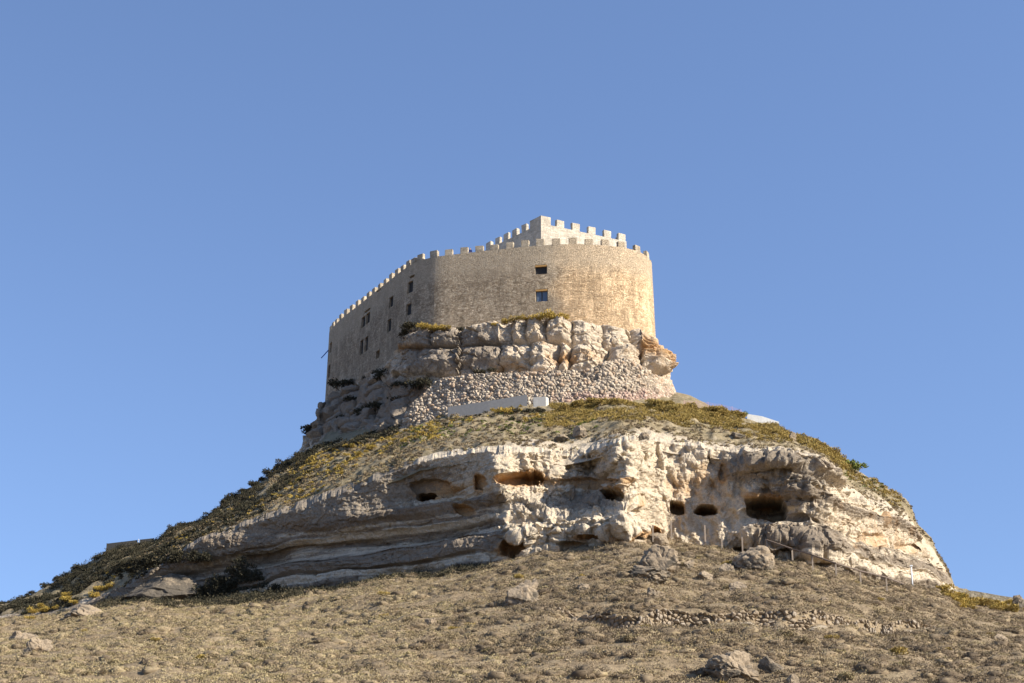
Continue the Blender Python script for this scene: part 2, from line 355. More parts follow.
def blobs(u, r, L):
    a = 0
    for (bu, br, su, sr, h) in L: a = a + h * np.exp(-(np.abs((u - bu) / su) ** 2.6) - (np.abs((r - br) / sr) ** 2.6))
    return a
def normals(Pg):
    a = np.gradient(Pg, axis=0); b = np.gradient(Pg, axis=1); n = np.cross(a, b); n /= np.linalg.norm(n, axis=-1, keepdims=True) + 1e-9
    return n
def smooth_grid(A, k):
    ker = np.hanning(2 * k + 3)[1:-1]; ker /= ker.sum()
    for ax in (0, 1):
        A = np.apply_along_axis(lambda x: np.convolve(np.pad(x, k, 'edge'), ker, 'valid'), ax, A)
    return A
def cavemask(u, r, hw, hh, cu, cr, wob, pw=3.0):
    q = (np.abs((u - cu) / hw) ** pw + np.abs((r - cr) / hh) ** pw) ** (1 / pw)
    return 1 - sstep(.93, 1.06, q + wob * .20)
# ---- main cliff with caves
rows = [tuple(x) for x in FT if -300 <= x[0] <= 1300]
NC = 2100
u, r, Y = loft(rows, NC, 170)
RELIEF = [(497, 475, 13, 26, -1.6), (535, 478, 30, 22, .6), (590, 476, 26, 22, 2.8), (560, 500, 60, 9, .8), (628, 468, 13, 30, -1.6), (478, 500, 30, 14, .8), (430, 489, 40, 20, 1.2),
 (470, 525, 30, 20, .6), (530, 505, 14, 14, -1.0), (560, 520, 22, 13, -2.2), (600, 518, 20, 18, -2.6), (628, 516, 18, 22, -3.0), (515, 530, 25, 12, -1.0), (640, 538, 30, 7, 1.0),
 (700, 520, 34, 40, .4), (712, 478, 12, 22, .7), (770, 468, 38, 11, -1.5), (805, 487, 22, 10, -1.2), (770, 497, 26, 8, .6), (760, 535, 40, 10, -1.2), (820, 545, 20, 14, -1.8), (790, 556, 45, 5, .9),
 (815, 512, 18, 12, -.6), (880, 550, 20, 8, -.6)]
base0 = P(u, r, Y)
Y2 = Y + blobs(u, r, RELIEF) * 1.25 + blobs(u, r, [(225, 545, 60, 12, -1.2), (330, 515, 70, 12, -1.0), (300, 565, 80, 14, 1.2)])
pw_ = np.stack([u / 9.0, r / 14.0, 0 * u], -1); Y2 = Y2 - .8 * fbm(pw_, 3, 41) * sstep(470, 500, u)
Pg = P(u, r, Y2)
Ns = normals(smooth_grid(np.ascontiguousarray(Pg), 12)) if False else normals(Pg)
Ns = np.stack([smooth_grid(Ns[..., i], 7) for i in range(3)], -1); Ns /= np.linalg.norm(Ns, axis=-1, keepdims=True) + 1e-9
if Ns[700, 80, 1] > 0: Ns = -Ns
x, y, z = Pg[..., 0], Pg[..., 1], Pg[..., 2]
zp = z + .7 * vn(np.stack([x / 28, y / 28, 0 * x], -1), 51) + .5 * vn(np.stack([x / 6, y / 6, 0 * x], -1), 52)
zp = zp - .035 * x * (1 - sstep(480, 620, u))
def n1(q, s): return vn(np.stack([q, 0 * q + .37, 0 * q + 3.1], -1), s)
def brk(sx_, sd_): return .35 + .9 * np.clip(.5 + .9 * vn(np.stack([x / sx_, y / sx_, z / 1.5], -1), sd_), 0, 1)
lay = .55 * np.tanh(5 * n1(zp / 2.4, 61)) + .42 * brk(7, 64) * np.tanh(5 * n1(zp / 1.0, 62)) + .28 * brk(3.5, 65) * np.tanh(5 * n1(zp / .48, 63))
v01 = np.linspace(0, 1, 170)[None] + 0 * u
Am = .22 + 1.4 * (1 - sstep(.62, .82, v01)) * (1 - sstep(455, 520, u)) + .8 * sstep(738, 755, u) + .75 * (1 - sstep(.3, .6, v01)) * sstep(500, 520, u) * (1 - sstep(650, 670, u))
Am = Am * (1 - .75 * sstep(.55, .85, v01) * (1 - sstep(470, 500, u))) * (1 - .75 * sstep(648, 672, u) * (1 - sstep(732, 748, u)))
p3 = Pg / 1.0
flute = fbm(np.stack([x / 2.6, y / 2.6, z / 9.0], -1), 4, 71); rid = 1 - np.abs(fbm(p3 / 3.2, 4, 75))
wp_ = .16 * np.stack([vn(p3 / 1.3, 81), vn(p3 / 1.3, 82), vn(p3 / 1.3, 83)], -1)
fa, fe = facets(np.stack([x / 3.6, y / 3.6, z / 2.8], -1) + wp_, 90); fb, fe2 = facets(np.stack([x / 1.5, y / 1.5, z / .75], -1) + wp_, 92)
blk = np.minimum(fe, .12) / .12
bA = .15 + .38 * sstep(500, 520, u) * (1 - sstep(640, 660, u)) + .25 * sstep(745, 760, u)
rt = sstep(485, 505, u)
d = Am * lay * 1.0 + (.10 + .30 * rt * (1 - .8 * sstep(735, 755, u))) * flute * (1 - .5 * Am) + .15 * rid + bA * (.35 * (blk - 1) + 1.35 * fa * (1 - .5 * sstep(660, 700, u))) + .26 * fb * (.6 + bA) * (1 - .7 * sstep(648, 672, u) * (1 - sstep(732, 748, u))) + .10 * (np.minimum(fe2, .08) / .08 - 1) + .20 * fbm(p3 / .7, 4, 95)
# crumbly gullied head
d = d + .5 * fbm(np.stack([x / 1.2, y / 1.2, z / 4], -1), 3, 97) * sstep(.75, .95, v01) * sstep(480, 500, u)
CAVES = [(520, 479, 22, 6.0, 4.2, 1), (426, 496, 11, 4.2, 6.5, .6), (432, 489, 19, 9, 1.2, .8), (479, 482, 5, 8, 1.4, 1), (614, 494.5, 10, 5, 5, .5), (514, 551, 11, 10, 2.6, 1), (516, 557, 7, 5, 6, .2), (573, 549, 13, 9, .9, .5),
 (465, 511, 8, 4, 1.0, .9), (677, 508.5, 7, 6, 4.5, .15), (706, 510, 11.5, 5.2, 7, .1), (766, 508, 19.5, 10, 8, .22), (654, 531, 4.5, 5, 2.4, .5), (762, 550, 32, 4.2, 2.4, .3), (357, 487, 4, 3.5, .8, .5),
 (881, 512, 6, 4, .9, .3), (882, 540, 9, 7, .7, .22), (914, 547, 9, 4, .7, .22), (640, 500, 7, 6, .7, .4), (722, 472, 3, 8, .8, .9), (640, 534, 14, 4, 1.2, .9), (600, 535, 22, 3, .8, .9), (590, 482, 30, 3, .5, .9)]
wob = fbm(p3 / 1.1, 3, 101)
cav = np.zeros_like(u); stain = np.zeros_like(u); allm = np.zeros_like(u)
for (cu, cr, hw, hh, dep, stn) in CAVES:
    pwv = 5.0 if cu in (677, 766) else 2.6
    m = cavemask(u, r, hw, hh, cu, cr, wob * (.5 if pwv > 4 else 1), pwv); cav = np.maximum(cav, m * dep); allm = np.maximum(allm, m)
    stain = np.maximum(stain, stn * (1 - sstep(.9, 1.7, np.sqrt(((u - cu) / hw) ** 2 + ((r - cr) / hh) ** 2))))
d = d * (1 - .8 * allm)
edge = sstep(0, .012, v01)
endf = sstep(55, 140, u) * (1 - sstep(925, 958, u)) + .0
Pd = Pg + Ns * (d * endf)[..., None] + np.stack([.12 * cav, cav, .05 * cav], -1) * (u < 850)[..., None] - Ns * (cav * (u >= 850))[..., None]
stain = stain + blobs(u, r, [(690, 500, 40, 40, .30), (215, 540, 45, 8, .55), (300, 525, 50, 7, .5), (600, 485, 40, 8, .6), (640, 533, 25, 6, .6), (700, 490, 45, 45, .35), (770, 495, 35, 5, .55), (880, 530, 60, 40, .40), (940, 560, 15, 25, .35), (460, 490, 70, 12, .35), (300, 570, 100, 22, .2)])
grey = blobs(u, r, [(150, 582, 60, 24, 1.0), (200, 548, 90, 16, .7), (330, 508, 110, 15, .8), (240, 522, 90, 12, 1.1), (350, 492, 60, 9, .7), (400, 480, 50, 14, .6), (440, 470, 60, 12, .45), (765, 464, 70, 13, .7), (800, 482, 45, 9, .35), (590, 470, 34, 18, .45), (560, 500, 60, 10, .35), (480, 540, 60, 22, .2), (340, 565, 150, 30, .15),
 (585, 500, 30, 9, .5), (760, 540, 45, 10, .08), (780, 480, 60, 8, .4), (735, 470, 14, 22, .3), (850, 500, 30, 14, .35), (900, 520, 40, 10, .3), (540, 515, 60, 12, .2)]) + .06
band = .46 + .75 * (.7 * n1(zp / 1.5, 66) + .7 * n1(zp / .55, 67)); band = band * (.6 + .5 * np.clip(Am, 0, 1)) * (1 - .35 * sstep(820, 840, u)) * (1 - .7 * sstep(500, 515, u) * (1 - sstep(745, 760, u)))
# skirt into the ground, cap back under the upper slope
foot = [Pd[:, 0] + np.array([0, 1.2, -2.5]) , Pd[:, 0] + np.array([0, .4, -1.0])]
uT = resample(rows, NC); capu, capr = uT[:, 3], uT[:, 4]
caps = []
for tcap, w, dz in ((.04, .8, .10), (.08, .5, .05), (.12, .25, -.15), (.18, 0, -.9)):
    Yc, Zc = upz(capu, np.full_like(capu, tcap), False); q = np.stack([x_of(capu, Yc, Zc), Yc, Zc + dz + .35 * fbm(np.stack([capu / 7, Yc / 1.5, 0 * capu], -1), 3, 111) * w], -1)
    caps.append(q + (Pd[:, -1] - base0[:, -1]) * w)
full = np.concatenate([np.stack(foot, 1), Pd, np.stack(caps, 1)], 1)
def ext(a, l=2, h=4): return np.concatenate([np.repeat(a[:, :1], l, 1), a, np.repeat(a[:, -1:], h, 1)], 1)
me = mk_mesh('cliff', full, grid_faces(full.shape[0], full.shape[1]), M['cliff'], smooth=False, attrs={'grey': ext(grey), 'stain': ext(stain), 'band': ext(band)})
tag(link('cliff', me), kind='structure')

# ------------------------------------------------------------------ castle plan
ZT = float(P(556, 245.5, 252.0)[2])
TOP = [(329.2, 333), (331.5, 329.5), (340.2, 320), (357, 307.5), (373.6, 294), (390, 281), (407, 267.7), (413, 263.6), (418, 260.6), (423, 259.0), (433.5, 257.5), (448.6, 256), (464, 254.4), (493.7, 250.8), (524.7, 247.7), (545, 245.9), (553, 245.1), (563, 244.7), (575, 244.7), (589, 245.1), (605.6, 246.1), (621.7, 247.7), (636, 250.2), (645, 253.2), (650, 257.5), (651.8, 264)]
TU = np.array([a for a, b in TOP]); TY = np.array([float(Y_at(a, b, ZT)) for a, b in TOP])
TX = x_of(TU, TY, ZT)
_s = np.concatenate([[0], np.cumsum(np.hypot(np.diff(TX), np.diff(TY)))]); _t = np.linspace(0, _s[-1], 140)
TX = np.interp(_t, _s, TX); TY = np.interp(_t, _s, TY); _k = np.hanning(25); _k /= _k.sum()
def _sm(A): q = np.convolve(np.pad(A, 12, 'reflect', reflect_type='odd'), _k, 'valid'); return q
TX, TY = _sm(TX), _sm(TY); TU = proj(np.stack([TX, TY, TX * 0 + ZT], -1))[0]
front = [Vector((a, b)) for a, b in zip(TX, TY)]
plan = front + [Vector((TX[-1] + .6, TY[-1] + 9)), Vector((TX[-1] - 3, TY[-1] + 20)), Vector((-4, 303)), Vector((-24, 316)), Vector((-33, 312)), Vector((TX[0] - .35, TY[0] + 4.5))]
def castleY(uq): return np.interp(uq, TU, TY, left=TY[0], right=TY[-1])
ZB = 74.0
def offset_dir(pl, i):
    n = len(pl); a = pl[(i + 1) % n] - pl[i]; b = pl[i] - pl[i - 1]
    na = Vector((a.y, -a.x)).normalized(); nb = Vector((b.y, -b.x)).normalized(); m = (na + nb)
    m = m.normalized(); return m / max(.5, m.dot(na))
OD = [offset_dir(plan, i) for i in range(len(plan))]
def wall_ring(pl, od, z0, z1, wins, batter, name, mat, parent, thick=.7, par=1.0):
    """outer face with window openings and reveals, coping, parapet inner face and walk"""
    n = len(pl); L = [0]
    for i in range(n): L.append(L[-1] + (pl[(i + 1) % n] - pl[i]).length)
    def pt(s, z, off=0):
        s = min(max(s, 0), L[-1] - 1e-6); i = max(j for j in range(n) if L[j] <= s + 1e-9); t = (s - L[i]) / (L[i + 1] - L[i])
        a = pl[i].lerp(pl[(i + 1) % n], t); o = od[i].lerp(od[(i + 1) % n], t); k = batter * (z1 - z) + off
        return (a.x + o.x * k, a.y + o.y * k, z)
    S = set(L); 
    s = 0.0
    while s < L[-1]: S.add(s); s += .6
    Zs = set([z0, z1]); z = z0
    while z < z1: Zs.add(z); z += .6
    for w in wins: S |= {w[0], w[1]}; Zs |= {w[2], w[3]}
    def clean(v, keep):
        v = sorted(v); o = []
        for a in v:
            if o and a - o[-1] < .02: 
                if a in keep: o[-1] = a
                continue
            o.append(a)
        return o
    kS = {a for w in wins for a in w[:2]}; kZ = {a for w in wins for a in w[2:4]}
    S = clean(S, kS); Zs = clean(Zs, kZ)
    mb = MB(); idx = {}
    def vid(i, j):
        if (i, j) not in idx: idx[(i, j)] = len(mb.v); mb.v.append(pt(S[i], Zs[j], 0))
        return idx[(i, j)]
    for i in range(len(S) - 1):
        for j in range(len(Zs) - 1):
            ms, mz = (S[i] + S[i + 1]) / 2, (Zs[j] + Zs[j + 1]) / 2
            if any(w[0] < ms < w[1] and w[2] < mz < w[3] for w in wins): continue
            mb.f.append((vid(i, j), vid(i + 1, j), vid(i + 1, j + 1), vid(i, j + 1)))
    for w in wins:
        dp = -.55; c = [(w[0], w[2]), (w[1], w[2]), (w[1], w[3]), (w[0], w[3])]
        for k in range(4):
            a, b = c[k], c[(k + 1) % 4]; mb.quad(pt(a[0], a[1], dp), pt(b[0], b[1], dp), pt(b[0], b[1]), pt(a[0], a[1]))
        mb.quad(*[pt(a, b, dp - 1.2) for a, b in c])
        for k in range(4):
            a, b = c[k], c[(k + 1) % 4]; mb.quad(pt(a[0], a[1], dp - 1.2), pt(b[0], b[1], dp - 1.2), pt(b[0], b[1], dp), pt(a[0], a[1], dp))
    for i in range(n):
        j = (i + 1) % n; a, b = pl[i], pl[j]; ia = a - od[i] * thick; ib = b - od[j] * thick
        mb.quad((a.x, a.y, z1), (b.x, b.y, z1), (ib.x, ib.y, z1), (ia.x, ia.y, z1))
        mb.quad((ia.x, ia.y, z1), (ib.x, ib.y, z1), (ib.x, ib.y, z1 - par), (ia.x, ia.y, z1 - par))
    o = mb.build(name, mat, parent)
    A = np.array(mb.v); uu_ = proj(A)[0]
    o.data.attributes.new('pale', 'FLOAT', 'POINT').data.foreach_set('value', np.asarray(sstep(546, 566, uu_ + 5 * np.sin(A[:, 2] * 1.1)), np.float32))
    return o, pt, L
castle = empty('castle', (0, 268, ZB)); castle['label'] = 'stone castle with crenellated curtain wall and paler keep crowning the rocky hill'; castle['category'] = 'castle'
def keepworld(o): o.matrix_parent_inverse = castle.matrix_world.inverted(); return o
CL = Vector((0, 268, ZB))
def inC(o):            # parts are authored in world space
    o.location = -CL; return o
def s_for(uq, pl, z):
    best = None; acc = 0
    for i in range(len(TX) - 1):
        a, b = pl[i], pl[i + 1]; L = (b - a).length
        ua = float(proj((a.x, a.y, z))[0]); ub = float(proj((b.x, b.y, z))[0])
        if ua <= uq <= ub: return acc + L * (uq - ua) / (ub - ua)
        acc += L
    return acc
BAT = .022
def win(uc, rc, wp, hp):
    y = float(castleY(uc)); 
    z = float(P(uc, rc, y - .3)[2]); zh = hp / F_PX * y * 1.08
    s0 = s_for(uc - wp / 2, plan, ZT); s1 = s_for(uc + wp / 2, plan, ZT)
    return [s0, s1, z - zh / 2, z + zh / 2]
WN = [('window', (541, 269, 12, 10)), ('window', (541.5, 295, 12, 13)), ('window', (411.2, 286.7, 5.4, 12)), ('slit', (412.5, 276, 5, 2.6)), ('window', (410.6, 309, 5, 12)), ('window', (392.2, 301.5, 4.2, 11)), ('window', (391.3, 325, 4, 13)),
      ('window', (364.4, 321.5, 3.8, 11)), ('window', (369, 317.6, 3.8, 11)), ('slit', (368, 310, 5.5, 2.4)), ('window', (363.8, 347, 3.4, 15)), ('window', (368.6, 343.6, 3.4, 15)), ('window', (331.8, 347, 2.0, 10)), ('window', (331.6, 371, 2.0, 13)), ('slit', (381, 354, 3.6, 8)), ('slit', (378.8, 289.5, 3.8, 2.4))]
wins = [win(*a) for k, a in WN]
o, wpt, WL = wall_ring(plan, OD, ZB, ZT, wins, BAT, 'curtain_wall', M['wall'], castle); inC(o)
# roof walk
mb = MB(); inner = [p - q * .65 for p, q in zip(plan, OD)]; n0 = len(inner)
mb.v = [(p.x, p.y, ZT - .25) for p in inner]; mb.f = [tuple(range(n0))]
inC(mb.build('roof_walk', M['roof'], castle))
def dk_(a): return a[:2] != (541.5, 295)
for (k, a), w in zip(WN, wins):
    if k == 'slit': continue
    def q(s, z, off): return Vector(wpt(s, z, off))
    ctr = q((w[0] + w[1]) / 2, (w[2] + w[3]) / 2, 0); sx = (q(w[1], w[2], 0) - q(w[0], w[2], 0)).normalized(); nn = Vector((sx.y, -sx.x, 0)); up = Vector((0, 0, 1))
    hw, hz = (w[1] - w[0]) / 2, (w[3] - w[2]) / 2; f = MB(); c0 = ctr - nn * .42; t = .07
    f.box(c0 + sx * (hw - t), sx * t, nn * .05, up * hz); f.box(c0 - sx * (hw - t), sx * t, nn * .05, up * hz)
    f.box(c0 + up * (hz - t), sx * (hw - 2 * t), nn * .045, up * t); f.box(c0 - up * (hz - t), sx * (hw - 2 * t), nn * .045, up * t)
    if a[2] > 8 and not dk_(a): f.box(c0, sx * t * 1.3, nn * .04, up * (hz - 2 * t))
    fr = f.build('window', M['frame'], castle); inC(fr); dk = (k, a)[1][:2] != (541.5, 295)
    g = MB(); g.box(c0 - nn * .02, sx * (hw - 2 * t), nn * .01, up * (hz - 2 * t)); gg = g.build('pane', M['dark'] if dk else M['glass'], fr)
    if a[2] > 8:
        l = MB(); l.box(ctr - nn * .22 + up * (hz - .17), sx * (hw - .02), nn * .17, up * .15); l.build('lintel', M['wood'], fr)
# merlons
def merlon(c, sx, nn, w, h, th, parent=castle, mat=None):
    m = MB(); m.box(Vector(c) + Vector((0, 0, h / 2 - .02)), sx * w / 2, nn * th / 2, Vector((0, 0, h / 2 + .02)), .06)
    inC(m.build('merlon', mat or M['merlon'], parent, bevel=.05))
MU = [330.2, 332.6, 335.8, 340.2, 345.3, 350.8, 356.5, 362.1, 367.7, 373.3, 378.9, 384.6, 390.3, 396.2, 401.9, 407.4, 412.9, 419.7, 433.5, 448.6, 464, 479, 494, 509.4, 524.7, 540, 556, 572.6, 589, 605.6, 621.7, 638, 648.3]
for um in MU:
    s = s_for(um, plan, ZT + .7); a, b = Vector(wpt(s - .2, ZT)), Vector(wpt(s + .2, ZT)); sx = (b - a).normalized(); nn = Vector((sx.y, -sx.x, 0))
    merlon(Vector(wpt(s, ZT)) - nn * .34, sx, nn, 1.35 + random.uniform(-.08, .08), 1.32 + random.uniform(-.12, .10), .64, mat=M['wall'] if um > 545 and um < 630 else None)
s = WL[len(front) - 1] + 2.2
while s < WL[-1] - 1:
    a, b = Vector(wpt(s - .2, ZT)), Vector(wpt(s + .2, ZT)); sx = (b - a).normalized(); nn = Vector((sx.y, -sx.x, 0)); merlon(Vector(wpt(s, ZT)) - nn * .34, sx, nn, 1.35, 1.3, .64); s += 2.6
# keep
KC = P(541, 223.2, 262.0); ZK = float(KC[2])
kr = P(626.5, 241.5, float(Y_at(626.5, 241.5, ZK))); kl = P(484, 251, float(Y_at(484, 251, ZK)))
kp = [Vector((kl[0], kl[1])), Vector((KC[0], KC[1])), Vector((kr[0], kr[1]))]; kp.append(kp[0] + kp[2] - kp[1])
kod = [offset_dir(kp, i) for i in range(4)]
o, kpt, KL = wall_ring(kp, kod, ZT - 1.0, ZK, [], 0, 'keep', M['keep'], castle, .65, 1.2); inC(o)
m = MB(); m.v = [(p.x, p.y, ZK - 1) for p in (kp[i] - kod[i] * .6 for i in range(4))]; m.f = [(0, 1, 2, 3)]; inC(m.build('keep_roof', M['roof'], castle))
def kmer(i, t, w=1.4):
    a, b = kp[i], kp[(i + 1) % 4]; sx2 = (b - a).normalized(); sx = Vector((sx2.x, sx2.y, 0)); nn = Vector((sx.y, -sx.x, 0)); c = a.lerp(b, t)
    merlon(Vector((c.x, c.y, ZK)) - nn * .33, sx, nn, w, 1.4, .62, mat=M['keep'])
def tu(i, uq):
    a, b = kp[i], kp[(i + 1) % 4]; best = min((abs(float(proj((a.lerp(b, t / 200).x, a.lerp(b, t / 200).y, ZK + .7))[0]) - uq), t / 200) for t in range(201)); return best[1]
for q in (488, 497.3, 505.5, 514.5, 523.6, 532.2): kmer(0, tu(0, q))
m = MB(); c = kp[1] - kod[1] * .02; dA = (kp[0] - kp[1]).normalized(); dB = (kp[2] - kp[1]).normalized()
for dd, oo in ((dA, dB), (dB, dA)):
    ln = 1.0 if dd is dB else 1.3
    cc = kp[1] + dd * (ln + (.62 if dd is dA else 0)) / 1 + oo * .31 if dd is dA else kp[1] + dd * ln + oo * .31
    m.box((cc.x, cc.y, ZK + .72), Vector((dd.x, dd.y, 0)) * ln, Vector((oo.x, oo.y, 0)) * .31, (0, 0, .74 if dd is dA else .76))
inC(m.build('merlon', M['keep'], castle))
for q in (560.5, 576, 592, 607.5, 622.3): kmer(1, tu(1, q), 1.55)
for i in (2, 3):
    for t in (.1, .27, .44, .61, .78, .93): kmer(i, t)

# ------------------------------------------------------------------ crag under the castle
def CG(uq): return float(castleY(uq))
CR = [  # foot u,row,Y / top u,row,Y
 (297, 466, 300, 303, 448, 301), (299, 462, 288, 308, 436, 297), (306, 458, 274, 321, 405, 286), (316, 452, 269, 330, 398, CG(331) - 6), (335, 446, 265, 346, 388, CG(346) - 5), (355, 440, 261, 365, 380, CG(365) - 4), (378, 434, 256.5, 384, 371, CG(384) - 3),
 (395, 430, 254, 398, 352, CG(398) - 2.2), (408, 426, 253, 408, 336, CG(408) - 1.6), (425, 420, 251.5, 424, 329, CG(424) - 2.0), (445, 410, 250.5, 445, 327, CG(445) - 2.4), (470, 408, 249, 470, 325, CG(470) - 2.4), (500, 405, 247, 500, 321, CG(500) - 2.2), (530, 402, 245.5, 530, 319, CG(530) - 1.9), (560, 400, 245, 560, 319, CG(560) - 1.6),
 (590, 400, 245, 590, 321, CG(590) - 1.6), (620, 400, 245.5, 620, 327, CG(620) - 1.4), (640, 400, 246.5, 640, 333, CG(640) - 1.2), (655, 400, 248, 654, 336, 252.5), (668, 400, 251, 662, 340, 255), (676, 400, 256, 668, 348, 260), (678, 400, 270, 668, 350, 272), (670, 400, 290, 660, 350, 290)]
nU, nV = 1000, 190
u, r, Y = loft(CR, nU, nV)
Pg = P(u, r, Y); x, y, z = [Pg[..., i] for i in range(3)]
Ns = normals(Pg)
Ns = np.stack([smooth_grid(Ns[..., i], 10) for i in range(3)], -1); Ns /= np.linalg.norm(Ns, axis=-1, keepdims=True) + 1e-9
if Ns[600, 90, 1] > 0: Ns = -Ns
def blocks(u, r, joints, r0, r1, seed, pk=.42):
    J = np.array(joints, float); wu = u + 2.0 * vn(np.stack([r / 9, u * 0, u * 0 + seed], -1), seed); i = np.clip(np.searchsorted(J, wu) - 1, 0, len(J) - 2)
    a = (wu - J[i]) / (J[i + 1] - J[i]); w = (J[i + 1] - J[i])
    jr = np.array([_h(np.array([k]), np.array([seed]), np.array([3]), 1)[0] for k in range(len(J))])[i]
    rr = r + 1.2 * vn(np.stack([u / 12, r * 0, u * 0 + seed], -1), seed + 1); b = (rr - r0) / (r1 - r0)
    inside = (b > 0) & (b < 1) & (wu > J[0]) & (wu < J[-1])
    a = np.clip(a, 0, 1); b = np.clip(b, 0, 1); pk_ = pk + .25 * (jr - .5) + .25 * (b - .4)
    tri = np.where(a < pk_, .72 + .28 * a / pk_, 1 - .75 * (a - pk_) / (1 - pk_)); tri = np.where(u < 500, .9 + .1 * a, tri)
    h = (1 - np.abs(2 * a - 1) ** 9) * (1 - np.abs(2 * b - 1) ** 4)
    return np.where(inside, np.sqrt(np.maximum(h, 0)) * tri * (.6 + .7 * jr), 0)
lo = 370 + 0 * u
ledge = np.interp(u, [400, 440, 500, 560, 650], [349, 347, 343, 342, 352])
topr = np.interp(u, [400, 410, 430, 470, 520, 560, 600, 655, 670], [345, 335, 328, 325, 320, 319, 322, 336, 345])
rn = (r - topr) / np.maximum(ledge - topr, 3)             # 0 top .. 1 ledge
ub = blocks(u, 0 + 100 * rn, [398, 431, 458.5, 459.5, 512, 526, 546, 572, 604, 632, 660], -4, 98, 3)
rl = (r - ledge) / (372 - ledge)
lb = blocks(u, 100 * rl, [398, 458.5, 459.5, 499, 531, 560, 571, 608, 640, 672], 2, 106, 9)
fa, fe = facets(Pg / np.array([3.2, 3.2, 2.4]), 191); fb, fe2 = facets(Pg / 1.1, 193)
d = (1.5 * ub + 2.0 * lb) * (1 + .45 * sstep(495, 515, u)) - .9 + .25 * fb
d = d * sstep(396, 408, u)
d = d + blobs(u, r, [(662, 361, 9, 13, .5), (636, 360, 9, 12, .6), (500, 366, 30, 6, -1.2), (430, 360, 24, 12, .6)])
f1, f2, idn = worley(Pg / 3.0 + .3 * np.stack([vn(Pg / 1.3, 81), vn(Pg / 1.3, 82), vn(Pg / 1.3, 83)], -1), 190)
lf = 1 - sstep(396, 410, u)
d = d + (.4 * (np.minimum(fe, .12) / .12 - 1) + 1.3 * fa) * (.34 + .66 * lf) + .9 * lf * fbm(Pg / 5, 4, 201) + .35 * fbm(Pg / 1.6, 4, 205) + .1 * fbm(Pg / .5, 3, 207)
tiers = n1((z + .5 * vn(Pg / 5, 211)) / 1.1, 212); d = d + .25 * tiers
v01 = np.linspace(0, 1, nV)[None] + 0 * u
d = d - .0 * v01
Pd = Pg + Ns * d[..., None]
stain = blobs(u, r, [(415, 348, 25, 5, .9), (505, 367, 22, 6, .9), (560, 362, 18, 8, .7), (662, 360, 20, 20, .55), (600, 362, 40, 8, .45), (545, 345, 20, 4, .4), (600, 346, 40, 4, .35), (410, 395, 25, 18, .55), (420, 408, 16, 6, .7), (375, 370, 20, 20, .25), (650, 345, 14, 14, .5)])
grey = blobs(u, r, [(150, 582, 60, 24, 1.0), (440, 335, 22, 8, .45), (490, 345, 30, 14, .45), (430, 358, 32, 14, .3), (470, 360, 20, 14, .4), (355, 412, 75, 40, .95), (430, 395, 30, 14, .6), (445, 350, 50, 26, .5), (625, 350, 12, 18, .35), (590, 330, 30, 8, .2)]) + .08
band = .25 + .2 * tiers
back1 = Pd[:, -1] + np.array([0, 1.6, .15]); back2 = Pd[:, -1] + np.array([0, 4.5, .2])
skirt = Pd[:, 0] + np.array([0, 1.0, -3.0])
full = np.concatenate([skirt[:, None], Pd, back1[:, None], back2[:, None]], 1)
me = mk_mesh('castle_crag', full, grid_faces(full.shape[0], full.shape[1]), M['crag'], smooth=False, attrs={'grey': ext(grey, 1, 2), 'stain': ext(stain, 1, 2), 'band': ext(band, 1, 2)})
tag(link('crag', me), kind='structure')

# ------------------------------------------------------------------ dry-stone retaining wall
DW = [(394, 436, 250.5, 396, 426, 251), (410, 428, 249, 412, 405, 250), (430, 423, 247.5, 438, 380, 249.5), (470, 419, 244.5, 470, 375, 247), (520, 414, 242.5, 520, 373, 245), (560, 412, 241.8, 560, 371, 244), (590, 411, 241.5, 590, 369, 244), (605, 411, 241.5, 606, 362, 244), (625, 411, 242, 626, 358, 244.5),
      (645, 412, 243, 645, 368, 245.5), (660, 412, 244.5, 656, 376, 247), (672, 413, 246.5, 664, 380, 249), (680, 413, 249.5, 668, 380, 252), (682, 414, 256, 669, 381, 257), (676, 414, 270, 666, 381, 270)]
u, r, Y = loft(DW, 1100, 130)
Pg = P(u, r, Y); Ns = normals(Pg); 
if Ns[500, 60, 1] > 0: Ns = -Ns
x, y, z = [Pg[..., i] for i in range(3)]
pp = np.stack([x / .62, y / .62, z / .46], -1) + .32 * np.stack([vn(Pg * 1.7, 1), vn(Pg * 1.7, 2), vn(Pg * 1.7, 3)], -1)
f1, f2, idn = worley(pp, 300)
h = np.minimum(f2 - f1, .4) / .4
d = .34 * np.sqrt(h) + .30 * (idn - .5) + .06 * fbm(Pg * 2.0, 3, 310) - .15 + .35 * fbm(Pg / 5, 2, 312)
Pd = Pg + Ns * d[..., None]
fl = Pd[:, -1] + np.array([0, 1.0, 0.1]); fl2 = Pd[:, -1] + np.array([0, 4.0, -.3])
full = np.concatenate([Pd, fl[:, None], fl2[:, None]], 1)
k = NT('dry_stone_limestone', .9, .1); a = k.attr('cell'); hh = k.attr('height'); pk = k.attr('pink')
b = k.ramp(a, [(0, (.24, .195, .145)), (.35, (.46, .375, .28)), (.7, (.60, .50, .37)), (1, (.46, .32, .21))])
b = k.mix(k.math('MULTIPLY', k.ramp(k.math('ADD', pk, k.math('SUBTRACT', k.noise(.7, 5), .5)), [(.3, 0), (.7, 1)]), .5), b, (.50, .30, .25))
b = k.mix(.8, b, k.mix(1.0, b, k.ramp(k.noise(6, 6, .7), [(.3, .6), (.7, 1.15)]), 'MULTIPLY'))
b = k.mix(k.ramp(hh, [(0, .75), (.35, 0)]), b, (.16, .13, .10)); k.color(b); k.bump(k.noise(7, 6, .7), .06); M['dry'] = k.m
